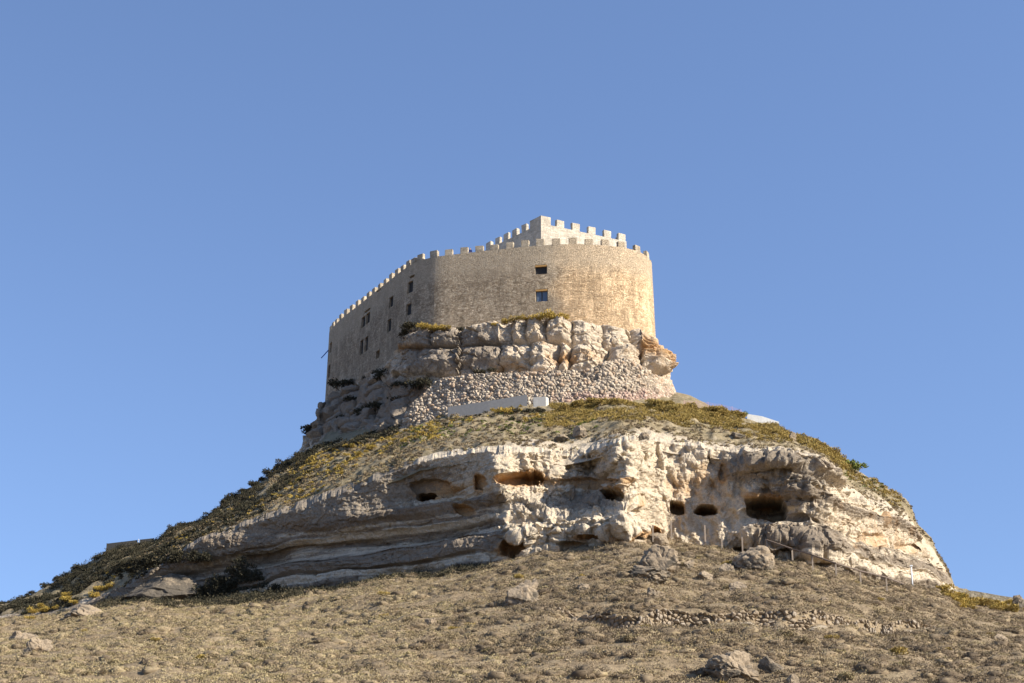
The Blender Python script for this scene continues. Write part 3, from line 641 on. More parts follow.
me = mk_mesh('dry_stone_wall', full, grid_faces(*full.shape[:2]), M['dry'], attrs={'cell': ext(idn, 0, 2), 'height': ext(h, 0, 2), 'pink': ext(blobs(u, r, [(590, 398, 50, 8, .6), (650, 398, 30, 14, .5), (480, 388, 30, 6, .35)]), 0, 2)})
tag(link('dry_stone_wall', me), 'rubble dry stone retaining wall wrapping the foot of the castle rock', 'wall')

# ------------------------------------------------------------------ rock ledge across the hillside
lu = np.arange(555, 948, .55); m_ = 46
YL = ledgeY(lu); v = np.linspace(0, 1, m_)[None]
hgt = (1.75 * sstep(550, 580, lu) * (1 - .75 * sstep(900, 948, lu)))[:, None]
zt = frontz(lu, YL + .25)[:, None] + .12
zl = zt - hgt * (1 - v) - .35 * (1 - v); yl = YL[:, None] - .25 - .12 * (1 - v) + 0 * zl
xl = x_of(lu[:, None] + 0 * zl, yl, zl); Pg = np.stack([xl, yl, zl], -1)
f1, f2, idn = worley(Pg / np.array([.58, .5, .42]) + .25 * np.stack([vn(Pg, 1), vn(Pg, 2), vn(Pg, 3)], -1), 400)
gap = .5 * fbm(np.stack([xl / 4, 0 * xl, 0 * xl], -1), 2, 433)
dd = .5 * np.sqrt(np.minimum(f2 - f1, .4) / .4) + .5 * (idn - .5) - .25 + .35 * fbm(Pg / 2, 3, 410) + .25 * gap
Pd = Pg + np.stack([0 * dd, -dd, .15 * dd], -1)
cap_ = Pd[:, -1] + np.array([0, .9, 0]); cap2 = Pd[:, -1] + np.array([0, 1.6, -.5])
full = np.concatenate([Pd, cap_[:, None], cap2[:, None]], 1)
me = mk_mesh('rock_ledge', full, grid_faces(*full.shape[:2]), M['boulder'], smooth=False, attrs={'grey': ext(.28 + 0 * dd, 0, 2), 'stain': ext(.25 * (1 - v) + 0 * dd, 0, 2), 'band': ext(idn * .6, 0, 2)})
tag(link('rock_ledge', me), kind='structure')

# ------------------------------------------------------------------ boulders
def boulder(name, loc, sx, sy, sz, seed, label, cat='rock', group=None, grey=.2, rough=1.0, pale=False, tilt=0, sink=.34, sub=5):
    bm = bmesh.new(); bmesh.ops.create_icosphere(bm, subdivisions=sub, radius=1); V = np.array([v.co[:] for v in bm.verts]); Fc = np.array([[v.index for v in f.verts] for f in bm.faces]); bm.free()
    rs = np.random.RandomState(seed)
    for _ in range(9):                # cut flats
        n = rs.normal(size=3); n /= np.linalg.norm(n); dlim = rs.uniform(.45, .8); q = V @ n; V = V - np.where(q > dlim, (q - dlim) * .97, 0)[:, None] * n
    f1, f2, idn = worley(V * 2.1 + seed, seed)
    fa, fe = facets(V * 1.6 + seed * 1.7, seed + 50)
    V = V * (1 + rough * (.16 * fa + .10 * fbm(V * 1.3 + seed * 3.1, 4, seed) + .10 * (np.minimum(f2 - f1, .25) / .25 - 1) + .05 * fbm(V * 5 + seed, 3, seed + 9)))[:, None]
    V = V * np.array([sx, sy, sz]); c, s_ = math.cos(tilt), math.sin(tilt); V = np.stack([V[:, 0] * c - V[:, 2] * s_, V[:, 1], V[:, 0] * s_ + V[:, 2] * c], -1)
    V[:, 2] += sz * (1 - 2 * sink) * 1.0 - sz * 0
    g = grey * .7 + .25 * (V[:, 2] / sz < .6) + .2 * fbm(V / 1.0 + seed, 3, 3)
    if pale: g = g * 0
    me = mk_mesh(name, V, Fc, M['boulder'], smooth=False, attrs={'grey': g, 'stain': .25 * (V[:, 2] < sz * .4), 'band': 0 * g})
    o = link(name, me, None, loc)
    tag(o, label, cat, group); return o
def px(n, Y): return n / F_PX * Y * 1.02
def bl(u, rb, w, h, seed, label, up=False, **k):     # rb = row of the boulder's foot
    p = gup(u, rb) if up else gfront(u, rb); s = px(1, p.y)
    return boulder('boulder', p, w * s / 2 * 1.12, w * s / 2 * .85, h * s / 2 * 1.55, seed, label, **k)
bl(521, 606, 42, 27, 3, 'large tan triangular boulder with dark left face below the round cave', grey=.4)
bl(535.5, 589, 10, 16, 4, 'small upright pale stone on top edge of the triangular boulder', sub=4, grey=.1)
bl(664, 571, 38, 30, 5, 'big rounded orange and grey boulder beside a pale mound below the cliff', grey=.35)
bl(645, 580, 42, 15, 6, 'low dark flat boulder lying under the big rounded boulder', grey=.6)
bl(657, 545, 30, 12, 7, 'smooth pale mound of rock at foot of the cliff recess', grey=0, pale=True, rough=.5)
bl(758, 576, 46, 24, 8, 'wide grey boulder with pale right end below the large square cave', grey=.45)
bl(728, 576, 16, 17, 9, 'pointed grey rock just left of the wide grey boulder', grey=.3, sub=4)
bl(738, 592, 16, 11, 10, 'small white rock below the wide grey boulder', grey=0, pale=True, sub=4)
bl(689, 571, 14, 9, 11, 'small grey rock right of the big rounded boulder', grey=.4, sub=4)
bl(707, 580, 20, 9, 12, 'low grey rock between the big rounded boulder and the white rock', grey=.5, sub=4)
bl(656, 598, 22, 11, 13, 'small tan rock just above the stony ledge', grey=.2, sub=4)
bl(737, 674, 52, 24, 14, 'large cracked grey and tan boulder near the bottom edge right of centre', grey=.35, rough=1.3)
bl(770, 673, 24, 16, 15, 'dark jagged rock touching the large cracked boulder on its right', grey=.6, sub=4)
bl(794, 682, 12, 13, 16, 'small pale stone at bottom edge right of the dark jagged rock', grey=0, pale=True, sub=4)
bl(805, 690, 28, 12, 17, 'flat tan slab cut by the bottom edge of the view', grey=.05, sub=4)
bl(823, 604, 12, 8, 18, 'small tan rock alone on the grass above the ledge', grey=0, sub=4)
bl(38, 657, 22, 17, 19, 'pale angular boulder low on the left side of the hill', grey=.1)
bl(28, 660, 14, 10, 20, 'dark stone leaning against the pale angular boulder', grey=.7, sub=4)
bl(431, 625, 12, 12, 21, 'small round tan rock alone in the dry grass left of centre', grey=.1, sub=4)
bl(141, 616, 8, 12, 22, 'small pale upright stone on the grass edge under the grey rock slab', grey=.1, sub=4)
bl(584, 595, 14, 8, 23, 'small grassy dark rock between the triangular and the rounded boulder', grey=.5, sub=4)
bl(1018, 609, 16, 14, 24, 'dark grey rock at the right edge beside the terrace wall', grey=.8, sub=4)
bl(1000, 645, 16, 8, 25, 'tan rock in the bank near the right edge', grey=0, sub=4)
bl(168, 598, 95, 30, 26, 'long grey lens shaped rock slab in the shade left of the cliff', grey=1.0, rough=.5, tilt=-.12)  # full grey also puts the shade the slab lies in into its colour
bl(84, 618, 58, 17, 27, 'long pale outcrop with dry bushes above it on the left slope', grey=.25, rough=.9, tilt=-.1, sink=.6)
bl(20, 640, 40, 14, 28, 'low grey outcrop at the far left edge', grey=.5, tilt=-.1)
bl(578, 437, 16, 13, 31, 'rounded pinkish stone on the upper slope below the retaining wall', up=True, grey=.25, sub=4)
bl(563, 441, 16, 7, 32, 'low dark stone left of the rounded stone on the upper slope', up=True, grey=.6, sub=4)
bl(643, 446, 12, 8, 33, 'dark rock at the cliff lip left of the recess', up=True, grey=.7, sub=4)
bl(738, 438, 14, 7, 34, 'flat dark rock on the pale slope above the recess', up=True, grey=.7, sub=4)
bl(793, 441, 8, 9, 35, 'small pale rock on the upper slope under the right crest', up=True, grey=.1, sub=4)
bl(398, 426, 10, 9, 36, 'pale block at the left foot of the retaining wall', up=True, grey=.2, sub=4)
bl(385, 424, 22, 9, 37, 'flat pale slab left of the retaining wall foot', up=True, grey=.3, sub=4)
for i in range(70):
    uq = random.uniform(0, 1020); f = float(ip(KF, uq, 1)); rq = random.uniform(f + 6, 688); p = gfront(uq, rq); s = random.uniform(.12, .3)
    if i < 3: st_protos = (globals().get('st_protos') or []) + [boulder('stone', p, s, s * .8, s * .65, 60 + i, 'small pale loose stone among the dry grass of the hillside', 'stone', 'loose stones on the hillside', grey=.1, sub=3)]
    else:
        o = st_protos[i % 3].copy(); COL.objects.link(o); o.location = p; o.rotation_euler.z = random.uniform(0, 6.3)

# ------------------------------------------------------------------ foliage
def leaves(C, R, n, size, rs, flatz=.7, up=.5, sx=1.0):
    """n leaf triangles spread in lumpy half-ellipsoids round centres C (k,3) with radii R (k,)"""
    k = len(C); th = rs.uniform(0, 2 * np.pi, (k, n)); cz = rs.uniform(-.15, 1, (k, n)); rr = R[:, None] * rs.uniform(.45, 1.0, (k, n)) ** .6
    lump = 1 + .3 * np.sin(3 * th + C[:, :1] * 7) * np.sin(4 * cz + C[:, 1:2] * 5)
    sn = np.sqrt(np.maximum(0, 1 - cz ** 2)); dirv = np.stack([np.cos(th) * sn * sx, np.sin(th) * sn, cz * flatz], -1)
    c = C[:, None] + dirv * (rr * lump)[..., None]
    a = rs.normal(size=(k, n, 3)); a /= np.linalg.norm(a, axis=-1, keepdims=True)
    b = dirv * .8 + rs.normal(size=(k, n, 3)) * .5 + np.array([0, 0, up]); b /= np.linalg.norm(b, axis=-1, keepdims=True)
    a = np.cross(a, b); a /= np.linalg.norm(a, axis=-1, keepdims=True) + 1e-6
    sz = (size * R)[:, None, None] * rs.uniform(.6, 1.3, (k, n, 1)) if np.ndim(size) else size * rs.uniform(.6, 1.3, (k, n, 1))
    v = np.stack([c - a * sz * .5, c + a * sz * .5, c + b * sz * 1.5], -2)
    return v.reshape(-1, 3)
def domes(C, R, seed, sx=1.3, fl=.62):
    """lumpy cushion bodies, one per centre"""
    bm = bmesh.new(); bmesh.ops.create_icosphere(bm, subdivisions=2, radius=1); T = np.array([v.co[:] for v in bm.verts]); Fc = np.array([[v.index for v in f.verts] for f in bm.faces]); bm.free()
    rs = np.random.RandomState(seed); n = len(C); D = T[None] * (1 + .40 * vn(T[None] * 1.6 + rs.uniform(0, 90, (n, 1, 3)), 3) + .35 * vn(T[None] * 3.2 + rs.uniform(0, 90, (n, 1, 3)), 4))[..., None]
    V = C[:, None] + D * R[:, None, None] * np.array([sx, 1, fl]); F3 = (Fc[None] + (np.arange(n) * len(T))[:, None, None]).reshape(-1, 3)
    return V.reshape(-1, 3), F3, len(T)
def leafmesh(name, V, tone, mat):
    return mk_mesh(name, V, np.arange(len(V)).reshape(-1, 3), mat, smooth=False, attrs={'tone': tone})
# dry grass covering the hillside
N = 27000; rs = RS
uq = rs.uniform(-60, 1084, N); fy = ip(KF, uq, 2); Yq = np.sqrt(rs.uniform(0, 1, N) * (fy ** 2 - 106 ** 2) + 106 ** 2)
zq = frontz(uq, Yq); xq = x_of(uq, Yq, zq)
pt_ = np.stack([xq, Yq, 0 * xq], -1); dens = fbm(pt_ / 3.0, 3, 501); keep = (dens > -.40 - .6 * rs.uniform(0, 1, N))
lead = np.abs(Yq - ledgeY(uq) + 1.0) < 1.3; keep &= ~(lead & (uq > 560) & (uq < 945) & (rs.uniform(0, 1, N) < .85))
uq, xq, Yq, zq, dens = uq[keep], xq[keep], Yq[keep], zq[keep], dens[keep]; pt_ = pt_[keep]
R = (.20 + .42 * rs.uniform(0, 1, len(xq)) ** 2.0) * (.7 + .5 * np.clip(dens + .5, 0, 1)); C = np.stack([xq, Yq, zq - .03], -1)
nb = 38; V = leaves(C, R, nb, .08, rs, .55, .5, sx=1.45)
big = fbm(pt_ / 14, 3, 511); leftness = 1 - sstep(250, 620, uq)
tone = np.clip(.30 + .28 * leftness + .20 * big + rs.normal(0, .15, len(xq)), 0, 1)
tone = np.clip(np.repeat(tone, nb * 3) + np.repeat(rs.normal(0, .05, len(xq) * nb), 3), 0, 1)
tag(link('dry_grass', leafmesh('dry_grass', V, tone, M['grass'])), kind='stuff')
N2 = 14000; uq = rs.uniform(-60, 1084, N2); fy = ip(KF, uq, 2) - .8; Yq = np.sqrt(rs.uniform(0, 1, N2) * (fy ** 2 - 106 ** 2) + 106 ** 2)
p_ = np.stack([x_of(uq, Yq, frontz(uq, Yq)), Yq, 0 * Yq], -1); kk = (fbm(p_ / np.array([8.0, 2.6, 1]), 3, 533) > -.12) & ~((np.abs(Yq - ledgeY(uq) + 1.0) < 2.3) & (uq > 560) & (uq < 945)); uq, Yq = uq[kk], Yq[kk]; zq = frontz(uq, Yq); xq = x_of(uq, Yq, zq)
R = (.36 + .62 * rs.uniform(0, 1, len(xq)) ** 1.8); V = leaves(np.stack([xq, Yq, zq + .02], -1), R, 120, .08, rs, .62, .35, sx=1.4)
Rb, Cb = R * .66, np.stack([xq, Yq, zq - .06], -1)
tcl = np.clip(.45 + .25 * (1 - sstep(250, 620, uq)) - .1 + rs.normal(0, .2, len(xq)), 0, 1)
DV, DF, nT = domes(Cb, Rb, 77, 1.35, .7)
me = mk_mesh('cushion_brush', DV, DF, M['brush'], smooth=True, attrs={'tone': np.clip(np.repeat(tcl * .55, nT) + rs.normal(0, .12, len(DV)), 0, 1)})
tag(link('cushion_brush', me), kind='stuff')
tn = np.clip(np.repeat(np.clip(tcl + 0 * (.5 + .25 * (1 - sstep(250, 620, uq)) - .1), 0, 1), 360) + np.repeat(rs.normal(0, .06, len(xq) * 120), 3), 0, 1)
tag(link('low_brush', leafmesh('low_brush', V, tn, M['brush'])), kind='stuff')
# scrub masses on the upper slope and ridges
def scatter_up(n, u0, u1, t0, t1, rmin, rmax, size, nb, seed, thr=-.3, cond=None):
    rs = np.random.RandomState(seed); uq = rs.uniform(u0, u1, n); t = rs.uniform(t0, t1, n)
    Yq, zq = upz(uq, t); xq = x_of(uq, Yq, zq); p = np.stack([xq, Yq, 0 * xq], -1); dn = fbm(p / 3.5, 3, seed)
    k = dn > thr
    if cond is not None: k &= cond(uq, row_of(Yq, zq), rs)
    k &= ~((uq > 741) & (uq < 786) & (row_of(Yq, zq) < 426))
    xq, Yq, zq = xq[k], Yq[k], zq[k]; R = rmin + (rmax - rmin) * rs.uniform(0, 1, len(xq)) ** 1.8
    V = leaves(np.stack([xq, Yq, zq], -1), R, nb, size, rs)
    tone = np.clip(np.repeat(np.clip(rs.normal(.5, .22, len(xq)), 0, 1), nb * 3) + np.repeat(rs.normal(0, .08, len(xq) * nb), 3), 0, 1)
    return V, tone
def cat(L): return np.concatenate([a for a, b in L]), np.concatenate([b for a, b in L])
V, t = cat([scatter_up(1900, 545, 790, .42, 1.0, .35, .95, .11, 100, 601, -.25), scatter_up(420, 770, 900, .45, 1.0, .25, .6, .11, 70, 602, -.1), scatter_up(800, 690, 860, .6, 1.0, .4, 1.0, .11, 110, 605, -.4)])
tag(link('scrub', leafmesh('ridge_scrub', V, t, M['olive'])), kind='stuff')
V, t = cat([scatter_up(620, 290, 440, .3, .78, .25, .65, .15, 50, 611, .0), scatter_up(380, 150, 330, .12, .6, .2, .5, .15, 45, 612, .1), scatter_up(90, 60, 180, .15, .5, .25, .5, .15, 50, 613, .2), scatter_up(150, 430, 540, .6, .95, .25, .5, .15, 50, 614, .05)])
tag(link('yellow_scrub', leafmesh('yellow_scrub', V, t, M['yellow'])), kind='stuff')
V, t = cat([scatter_up(3600, -60, 310, .30, 1.0, .35, 1.1, .12, 80, 621, -.4, lambda u, r, s: s.uniform(0, 1, len(u)) < .9), scatter_up(500, 290, 400, .72, 1.0, .35, .8, .17, 60, 622, -.5), scatter_up(1500, -60, 265, .0, .45, .3, .7, .16, 50, 623, -.2), scatter_up(400, 300, 560, .3, 1, .25, .5, .15, 50, 624, .05)])
tag(link('dark_scrub', leafmesh('dark_scrub', V, t, M['darkleaf'])), kind='stuff')
V, t = cat([scatter_up(3200, 380, 840, .04, .9, .15, .42, .13, 34, 631, -.35), scatter_up(800, 840, 950, .05, .9, .12, .32, .12, 24, 632, -.3), scatter_up(2600, 130, 420, .02, .8, .15, .45, .13, 34, 633, -.35)])
tag(link('tufts', leafmesh('slope_tufts', V, t * .85, M['brush'])), kind='stuff')
V, t = cat([scatter_up(900, 400, 600, .3, .85, .12, .3, .12, 30, 641, .05), scatter_up(120, 840, 900, .5, .9, .1, .3, .12, 30, 642, 0)])
tag(link('green_grass', leafmesh('green_grass', V, t, M['greenleaf'])), kind='stuff')
# dark scrub at the cliff foot (left) 
def scatter_front(n, u0, u1, dr0, dr1, rmin, rmax, size, nb, seed, mat_tone=.5):
    rs = np.random.RandomState(seed); uq = rs.uniform(u0, u1, n); rr = ip(KF, uq, 1) + rs.uniform(dr0, dr1, n); Yq = Y_front(uq, rr); zq = frontz(uq, Yq); xq = x_of(uq, Yq, zq)
    R = rmin + (rmax - rmin) * rs.uniform(0, 1, n) ** 1.5; V = leaves(np.stack([xq, Yq, zq], -1), R, nb, size, rs, 1.0)
    return V, np.clip(np.repeat(rs.normal(mat_tone, .2, n * nb), 3), 0, 1)
def at_cliff(u, r):       # a point on the displaced cliff face nearest to a pixel
    return None
L = [scatter_front(190, 205, 300, 0, 7, .5, 1.4, .13, 110, 701), scatter_front(260, 290, 490, 1, 6, .35, .95, .14, 70, 702), scatter_front(300, 100, 215, -1, 6, .4, 1.1, .12, 90, 703)]
rs = np.random.RandomState(5); cc = []
for i in range(200):      # the mass that climbs the cliff between u 205 and 275
    ux = rs.uniform(196, 296); top = np.interp(ux, [196, 222, 240, 256, 272, 296], [593, 574, 562, 571, 588, 595]) + rs.uniform(-3, 3); rx = rs.uniform(top, 602); y0 = float(ip(KF, ux, 2)) + (602 - rx) * .01 - 2.6
    cc.append(P(ux, rx, y0))
for i in range(70):
    ux = rs.uniform(112, 215); rx = np.interp(ux, [112, 160, 215], [575, 558, 560]) + rs.uniform(-6, 5); cc.append(P(ux, rx, float(ip(KF, ux, 2)) - 1.5))
cc = np.array(cc); Vm = leaves(cc, np.full(len(cc), .7) * rs.uniform(.5, 1.3, len(cc)), 110, .17, rs, 1.0); L.append((Vm, np.clip(np.repeat(rs.normal(.45, .2, len(cc) * 110), 3), 0, 1)))
V, t = cat(L); tag(link('foot_scrub', leafmesh('foot_scrub', V, t, M['darkleaf'])), kind='stuff')

def shrub_proto(seed, mat, nl=420, lobes=9, h=1.0, wid=1.0):
    rs = np.random.RandomState(seed); C = np.stack([rs.uniform(-.55, .55, lobes) * wid, rs.uniform(-.5, .5, lobes) * wid, rs.uniform(.15, .65, lobes) * h], -1); R = rs.uniform(.28, .48, lobes)
    n = nl // lobes * 2; V = leaves(C, R, n, .10, rs, .9, .4); t = np.clip(np.repeat(np.repeat(rs.normal(.5, .16, lobes), n) + rs.normal(0, .14, lobes * n), 3), 0, 1)
    fm = leafmesh('foliage', V, t, mat); s = MB()
    for c in C[:6]: s.tube((c[0] * .12, c[1] * .12, -.1), (c[0] * .9, c[1] * .9, c[2]), .03, .01, 5)
    sm = bpy.data.meshes.new('stem'); sm.from_pydata(s.v, [], s.f); sm.materials.append(M['stem']); return fm, sm
PR = {k: [shrub_proto(800 + 10 * j + i, M[m], h=hh) for i in range(3)] for j, (k, m, hh) in enumerate((('dark', 'darkleaf', 1.0), ('olive', 'olive', .8), ('yellow', 'yellow', .9), ('green', 'greenleaf', .9), ('brush', 'brush', .75)))}
def shrub(kind, loc, s, label, group=None, name='shrub', sx=1.0):
    fm, sm = random.choice(PR[kind]); e = empty(name, loc); e.scale = (s * sx, s, s * random.uniform(.85, 1.1)); e.rotation_euler.z = random.choice((0, .6, 2.2, 3.4, 4.5)) if sx == 1 else 0
    tag(e, label, 'shrub', group); link('foliage', fm, e); link('stem', sm, e); return e
for i in range(46):
    uq = random.choice((random.uniform(-5, 98), random.uniform(158, 305), random.uniform(158, 305))); Yq, zq = upz(np.array([uq]), np.array([random.uniform(.9, 1.0)])); shrub('dark', (float(x_of(uq, Yq, zq)[0]), float(Yq[0]), float(zq[0]) - .15), random.uniform(.8, 1.7), 'dark evergreen shrub in the unbroken row along the shaded left skyline', 'dark shrubs along the left skyline')
for i in range(80):
    uq = random.choice((random.uniform(560, 742), random.uniform(560, 742), random.uniform(786, 845))); Yq, zq = upz(np.array([uq]), np.array([random.uniform(.82, 1.0)])); shrub('olive', (float(x_of(uq, Yq, zq)[0]), float(Yq[0]), float(zq[0]) - .1), random.uniform(.8, 1.5), 'golden olive shrub in the band below the retaining wall and right crest', 'golden shrubs along the right crest')
for i in range(26):
    uq = random.uniform(300, 435); rq = float(np.interp(uq, [300, 360, 400, 435], [463, 448, 438, 430])) + random.uniform(-4, 9); p = gup(uq, rq); shrub('yellow', p - Vector((0, 0, .1)), random.uniform(.5, 1.0), 'yellow flowering shrub on the lit slope left of the retaining wall', 'yellow shrubs on the left upper slope')
for i in range(36):
    uq = random.uniform(942, 1030); rq = float(ip(KF, uq, 1)) + random.uniform(0, 9); p = gfront(uq, rq); shrub(random.choice(('olive', 'yellow', 'olive')), p - Vector((0, 0, .1)), random.uniform(1.0, 1.6), 'golden green shrub growing below the terrace wall at the right edge', 'shrubs below the right terrace wall')
for i in range(16):
    uq = random.uniform(25, 112); rq = float(np.interp(uq, [25, 60, 112], [622, 605, 592])) + random.uniform(-6, 5); p = gfront(uq, max(rq, float(ip(KF, uq, 1)) + 1)) if rq > float(ip(KF, uq, 1)) else gup(uq, rq); shrub('yellow', p, random.uniform(.7, 1.2), 'straw yellow shrub around the long pale outcrop on the left', 'straw shrubs round the left outcrop')
for i in range(90):
    uq = random.uniform(0, 1020); rq = random.uniform(float(ip(KF, uq, 1)) + 8, 690); p = gfront(uq, rq); shrub(random.choice(('brush', 'brush', 'olive')), p - Vector((0, 0, .12)), random.uniform(.5, 1.0), 'small cushion shrub scattered in the dry grass of the lower hillside', 'cushion shrubs on the lower hillside')
shrub('green', gup(853, 473), 1.9, 'bright green shrub standing out on the right skyline', sx=1.3)
shrub('green', gup(742, 419), 1.1, 'small green shrub touching the left end of the white parapet')
shrub('olive', gup(843, 468), 1.3, 'golden shrub touching the bright green shrub on the right skyline')
def Pv(u, r, Y): return Vector([float(a) for a in P(u, r, Y)])
shrub('dark', Pv(411, 332, CG(411) - 3.0), 1.9, 'dark shrub on the rock ledge at the bend of the castle wall')
shrub('dark', Pv(404, 338, CG(404) - 3.3), 1.6, 'lower dark shrub beside the rock ledge at the bend of the castle wall')
for q, s in ((424, 1.2), (432, 1.0), (438, 1.1), (446, .8)): shrub('yellow', Pv(q, 330.5, CG(q) - 3.4), s * 1.2, 'golden bush on the ledge at the left end of the crag', 'golden bushes at the left end of the crag')
for q, s, rr in ((505, .9, 323), (515, 1.0, 321), (526, .8, 319), (535, 1.1, 320), (546, 1.4, 319), (556, 1.4, 319), (563, 1.0, 319), (495, .7, 326)): shrub('yellow', Pv(q, rr + 1.5, CG(q) - 3.2), s * 1.25, 'rusty golden bush between the castle wall and the crag top', 'golden bushes under the castle windows')
for q, rr, s, yo in ((460, 331, .9, 2.2), (368, 381, 1.6, 1.5), (382, 382, 2.2, 2.2), (400, 392, 2.0, 3.5), (415, 390, 2.2, 3.6), (425, 388, 1.8, 3.8), (395, 404, 1.8, 5), (340, 390, 2.4, 1.8), (348, 386, 1.6, 1.6), (328, 415, 2.4, 3), (352, 405, 2.0, 5), (345, 425, 2.2, 9), (365, 420, 2.4, 8), (378, 412, 2.0, 8), (310, 436, 2.2, 8), (325, 440, 2.0, 12), (340, 440, 2.0, 14), (360, 432, 2.0, 11), (480, 376, 1.2, 4), (492, 374, 1.1, 4)):
    shrub('dark', Pv(q, rr, CG(q) - yo - 3.0), s, 'dark bush rooted in the shaded rocks under the castle left wall' if q < 430 else 'low dark bush on the crag above the retaining wall', 'dark bushes on the shaded castle rocks' if q < 430 else 'dark bushes on the crag')
for q, s in ((497, 1.1), (505, 1.3), (515, 1.0), (470, .9), (526, 1.0)):
    Yq = 241.0; p = gup(q, 414); shrub('dark' if q in (515, 526) else 'yellow', p, s, 'brown bush in front of the grey concrete wall', 'bushes before the concrete wall')
shrub('dark', gup(540, 414), 1.3, 'dark bush right below the white block')
shrub('olive', gup(672, 414) + Vector((0, 0, .1)), 1.3, 'golden bush at the right foot of the retaining wall')

# ------------------------------------------------------------------ small built things
def wallstrip(name, pts, Y0, h_px, mat, label, thick=.3, depth=1.5, cat='wall'):
    m = MB(); P0 = [Pv(u, r, y) for (u, r, y) in pts]
    e = []
    for a, b in zip(P0[:-1], P0[1:]):
        d = Vector((b.x - a.x, b.y - a.y, 0)).normalized(); n = Vector((d.y, -d.x, 0)) * -thick
        k = len(m.v); m.v += [tuple(a), tuple(b), tuple(b + n), tuple(a + n)] + [tuple(q - Vector((0, 0, depth))) for q in (a, b, b + n, a + n)]
        m.f += [(k, k + 1, k + 2, k + 3), (k + 4, k + 7, k + 6, k + 5), (k, k + 4, k + 5, k + 1), (k + 2, k + 6, k + 7, k + 3), (k + 1, k + 5, k + 6, k + 2), (k + 3, k + 7, k + 4, k)]
    o = m.build(name, mat, None); tag(o, label, cat); return o
wallstrip('concrete_wall', [(448, 407, 240.5), (488, 401, 239.6), (527, 394.5, 239)], 0, 0, M['conc'], 'low sloping grey concrete wall in front of the dry stone wall', .35, 2.0)
M['block'] = flat('masonry_block_render', (.50, .47, .41), .9); m = MB(); c = Pv(541, 402, 238.8); m.box(c - Vector((0, 0, .3)), (1.0, -.25, 0), (.2, .5, 0), (0, 0, 1.0), .06); tag(m.build('masonry_block', M['block'], None, bevel=.06), 'white block at the right end of the grey concrete wall', 'block')
wallstrip('parapet', [(747, 413.8, 242.3), (762, 416.2, 242), (779, 421.8, 241.8)], 0, 0, M['concw'], 'short white parapet on the right crest behind golden bushes', .4, 1.8)
wallstrip('terrace_wall', [(934, 586.5, 236), (957, 589.5, 236.5), (975, 591, 237), (1000, 595.5, 237.5), (1024, 599, 238), (1060, 606, 240)], 0, 0, M['pwall'], 'pale stone terrace wall running along the right skyline', .4, 3.0)
# dark panel fence on left skyline
e = empty('panel_fence', Pv(107, 552, 266.5)); tag(e, 'dark panel fence on the left skyline above the scrub', 'fence'); base = Vector(e.location)
for (a, b) in (((107, 543.6), (137.5, 540)), ((140, 539.6), (154, 538.2))):
    A, B = Pv(*a, 266.5) - base, Pv(*b, 266.5) - base; m = MB(); d = (B - A) / 2; m.box((A + B) / 2 - Vector((0, 0, .8)), d, (0, .04, 0), (0, 0, .8)); m.build('panel', M['panel'], e)
for a in ((107, 543.2), (138.7, 539), (154, 538)):
    A = Pv(*a, 266.3) - base; m = MB(); m.tube(A, A - Vector((0, 0, 2.2)), .06); m.build('post', M['metal'] if a[0] == 138.7 else M['panel'], e)
# pink netting on crest
e = empty('netting_fence', Pv(684, 410, 241.5)); tag(e, 'faint pink netting fence on the skyline right of the retaining wall', 'fence'); base = Vector(e.location)
ps = [Pv(u_, r_, 242) - base for u_, r_ in ((684, 401), (696, 401.5), (708, 402.5), (720, 404.5), (732, 407), (741, 410))]
m = MB()
for a, b in zip(ps[:-1], ps[1:]):
    for k in range(9): q = Vector((0, 0, .16 * k)); m.tube(a - q, b - q, .009, n=4)
    for k in range(8): q = a.lerp(b, k / 8); m.tube(q, q - Vector((0, 0, 1.3)), .009, n=4)
m.build('netting', M['pink'], e)
for a in ps: m = MB(); m.tube(a + Vector((0, 0, .1)), a - Vector((0, 0, 2)), .03, n=6); m.build('post', M['pink'], e)
# wooden path fence
PO = [(652.7, 524, 536), (671, 521, 533), (704.7, 525, 537), (721.5, 534, 545), (742, 537, 549), (766.5, 540, 553), (792, 549, 562), (812, 555, 568), (835.5, 563.5, 576), (860, 571, 583), (886, 577.5, 589)]
def fy_(u): return min(float(ip(KF, u, 2)) - 2.6, float(Y_front(u, np.interp(u, [652, 671, 705, 742, 766, 792, 812, 835, 860, 886, 913], [537, 535, 540, 552, 556, 564, 570, 577, 584.5, 590, 593]))))
PO[0] = (652.7, 525, 537)
e = empty('path_fence', Pv(671, 533, fy_(671))); tag(e, 'fence of wooden posts and a handrail along the path under the caves', 'fence'); base = Vector(e.location); tops = []
for i, (u_, rt, rb) in enumerate(PO):
    y_ = fy_(u_) if u_ > 660 else 198; T = Pv(u_, rt, y_) - base; B = Pv(u_, rb + 5, y_) - base; B.x = T.x; m = MB(); m.box((T + B) / 2, (.09, 0, 0), (0, .09, 0), (0, 0, (T.z - B.z) / 2), .01); m.build('post', M['post'], e); tops.append(T)
m = MB(); tops.append(Pv(912, 587.5, fy_(912)) - base)
for a, b in zip(tops[5:-1], tops[6:]): m.tube(a + Vector((0, -.1, 0)), b + Vector((0, -.1, 0)), .10, n=6)
m.build('rail', M['rail'], e)
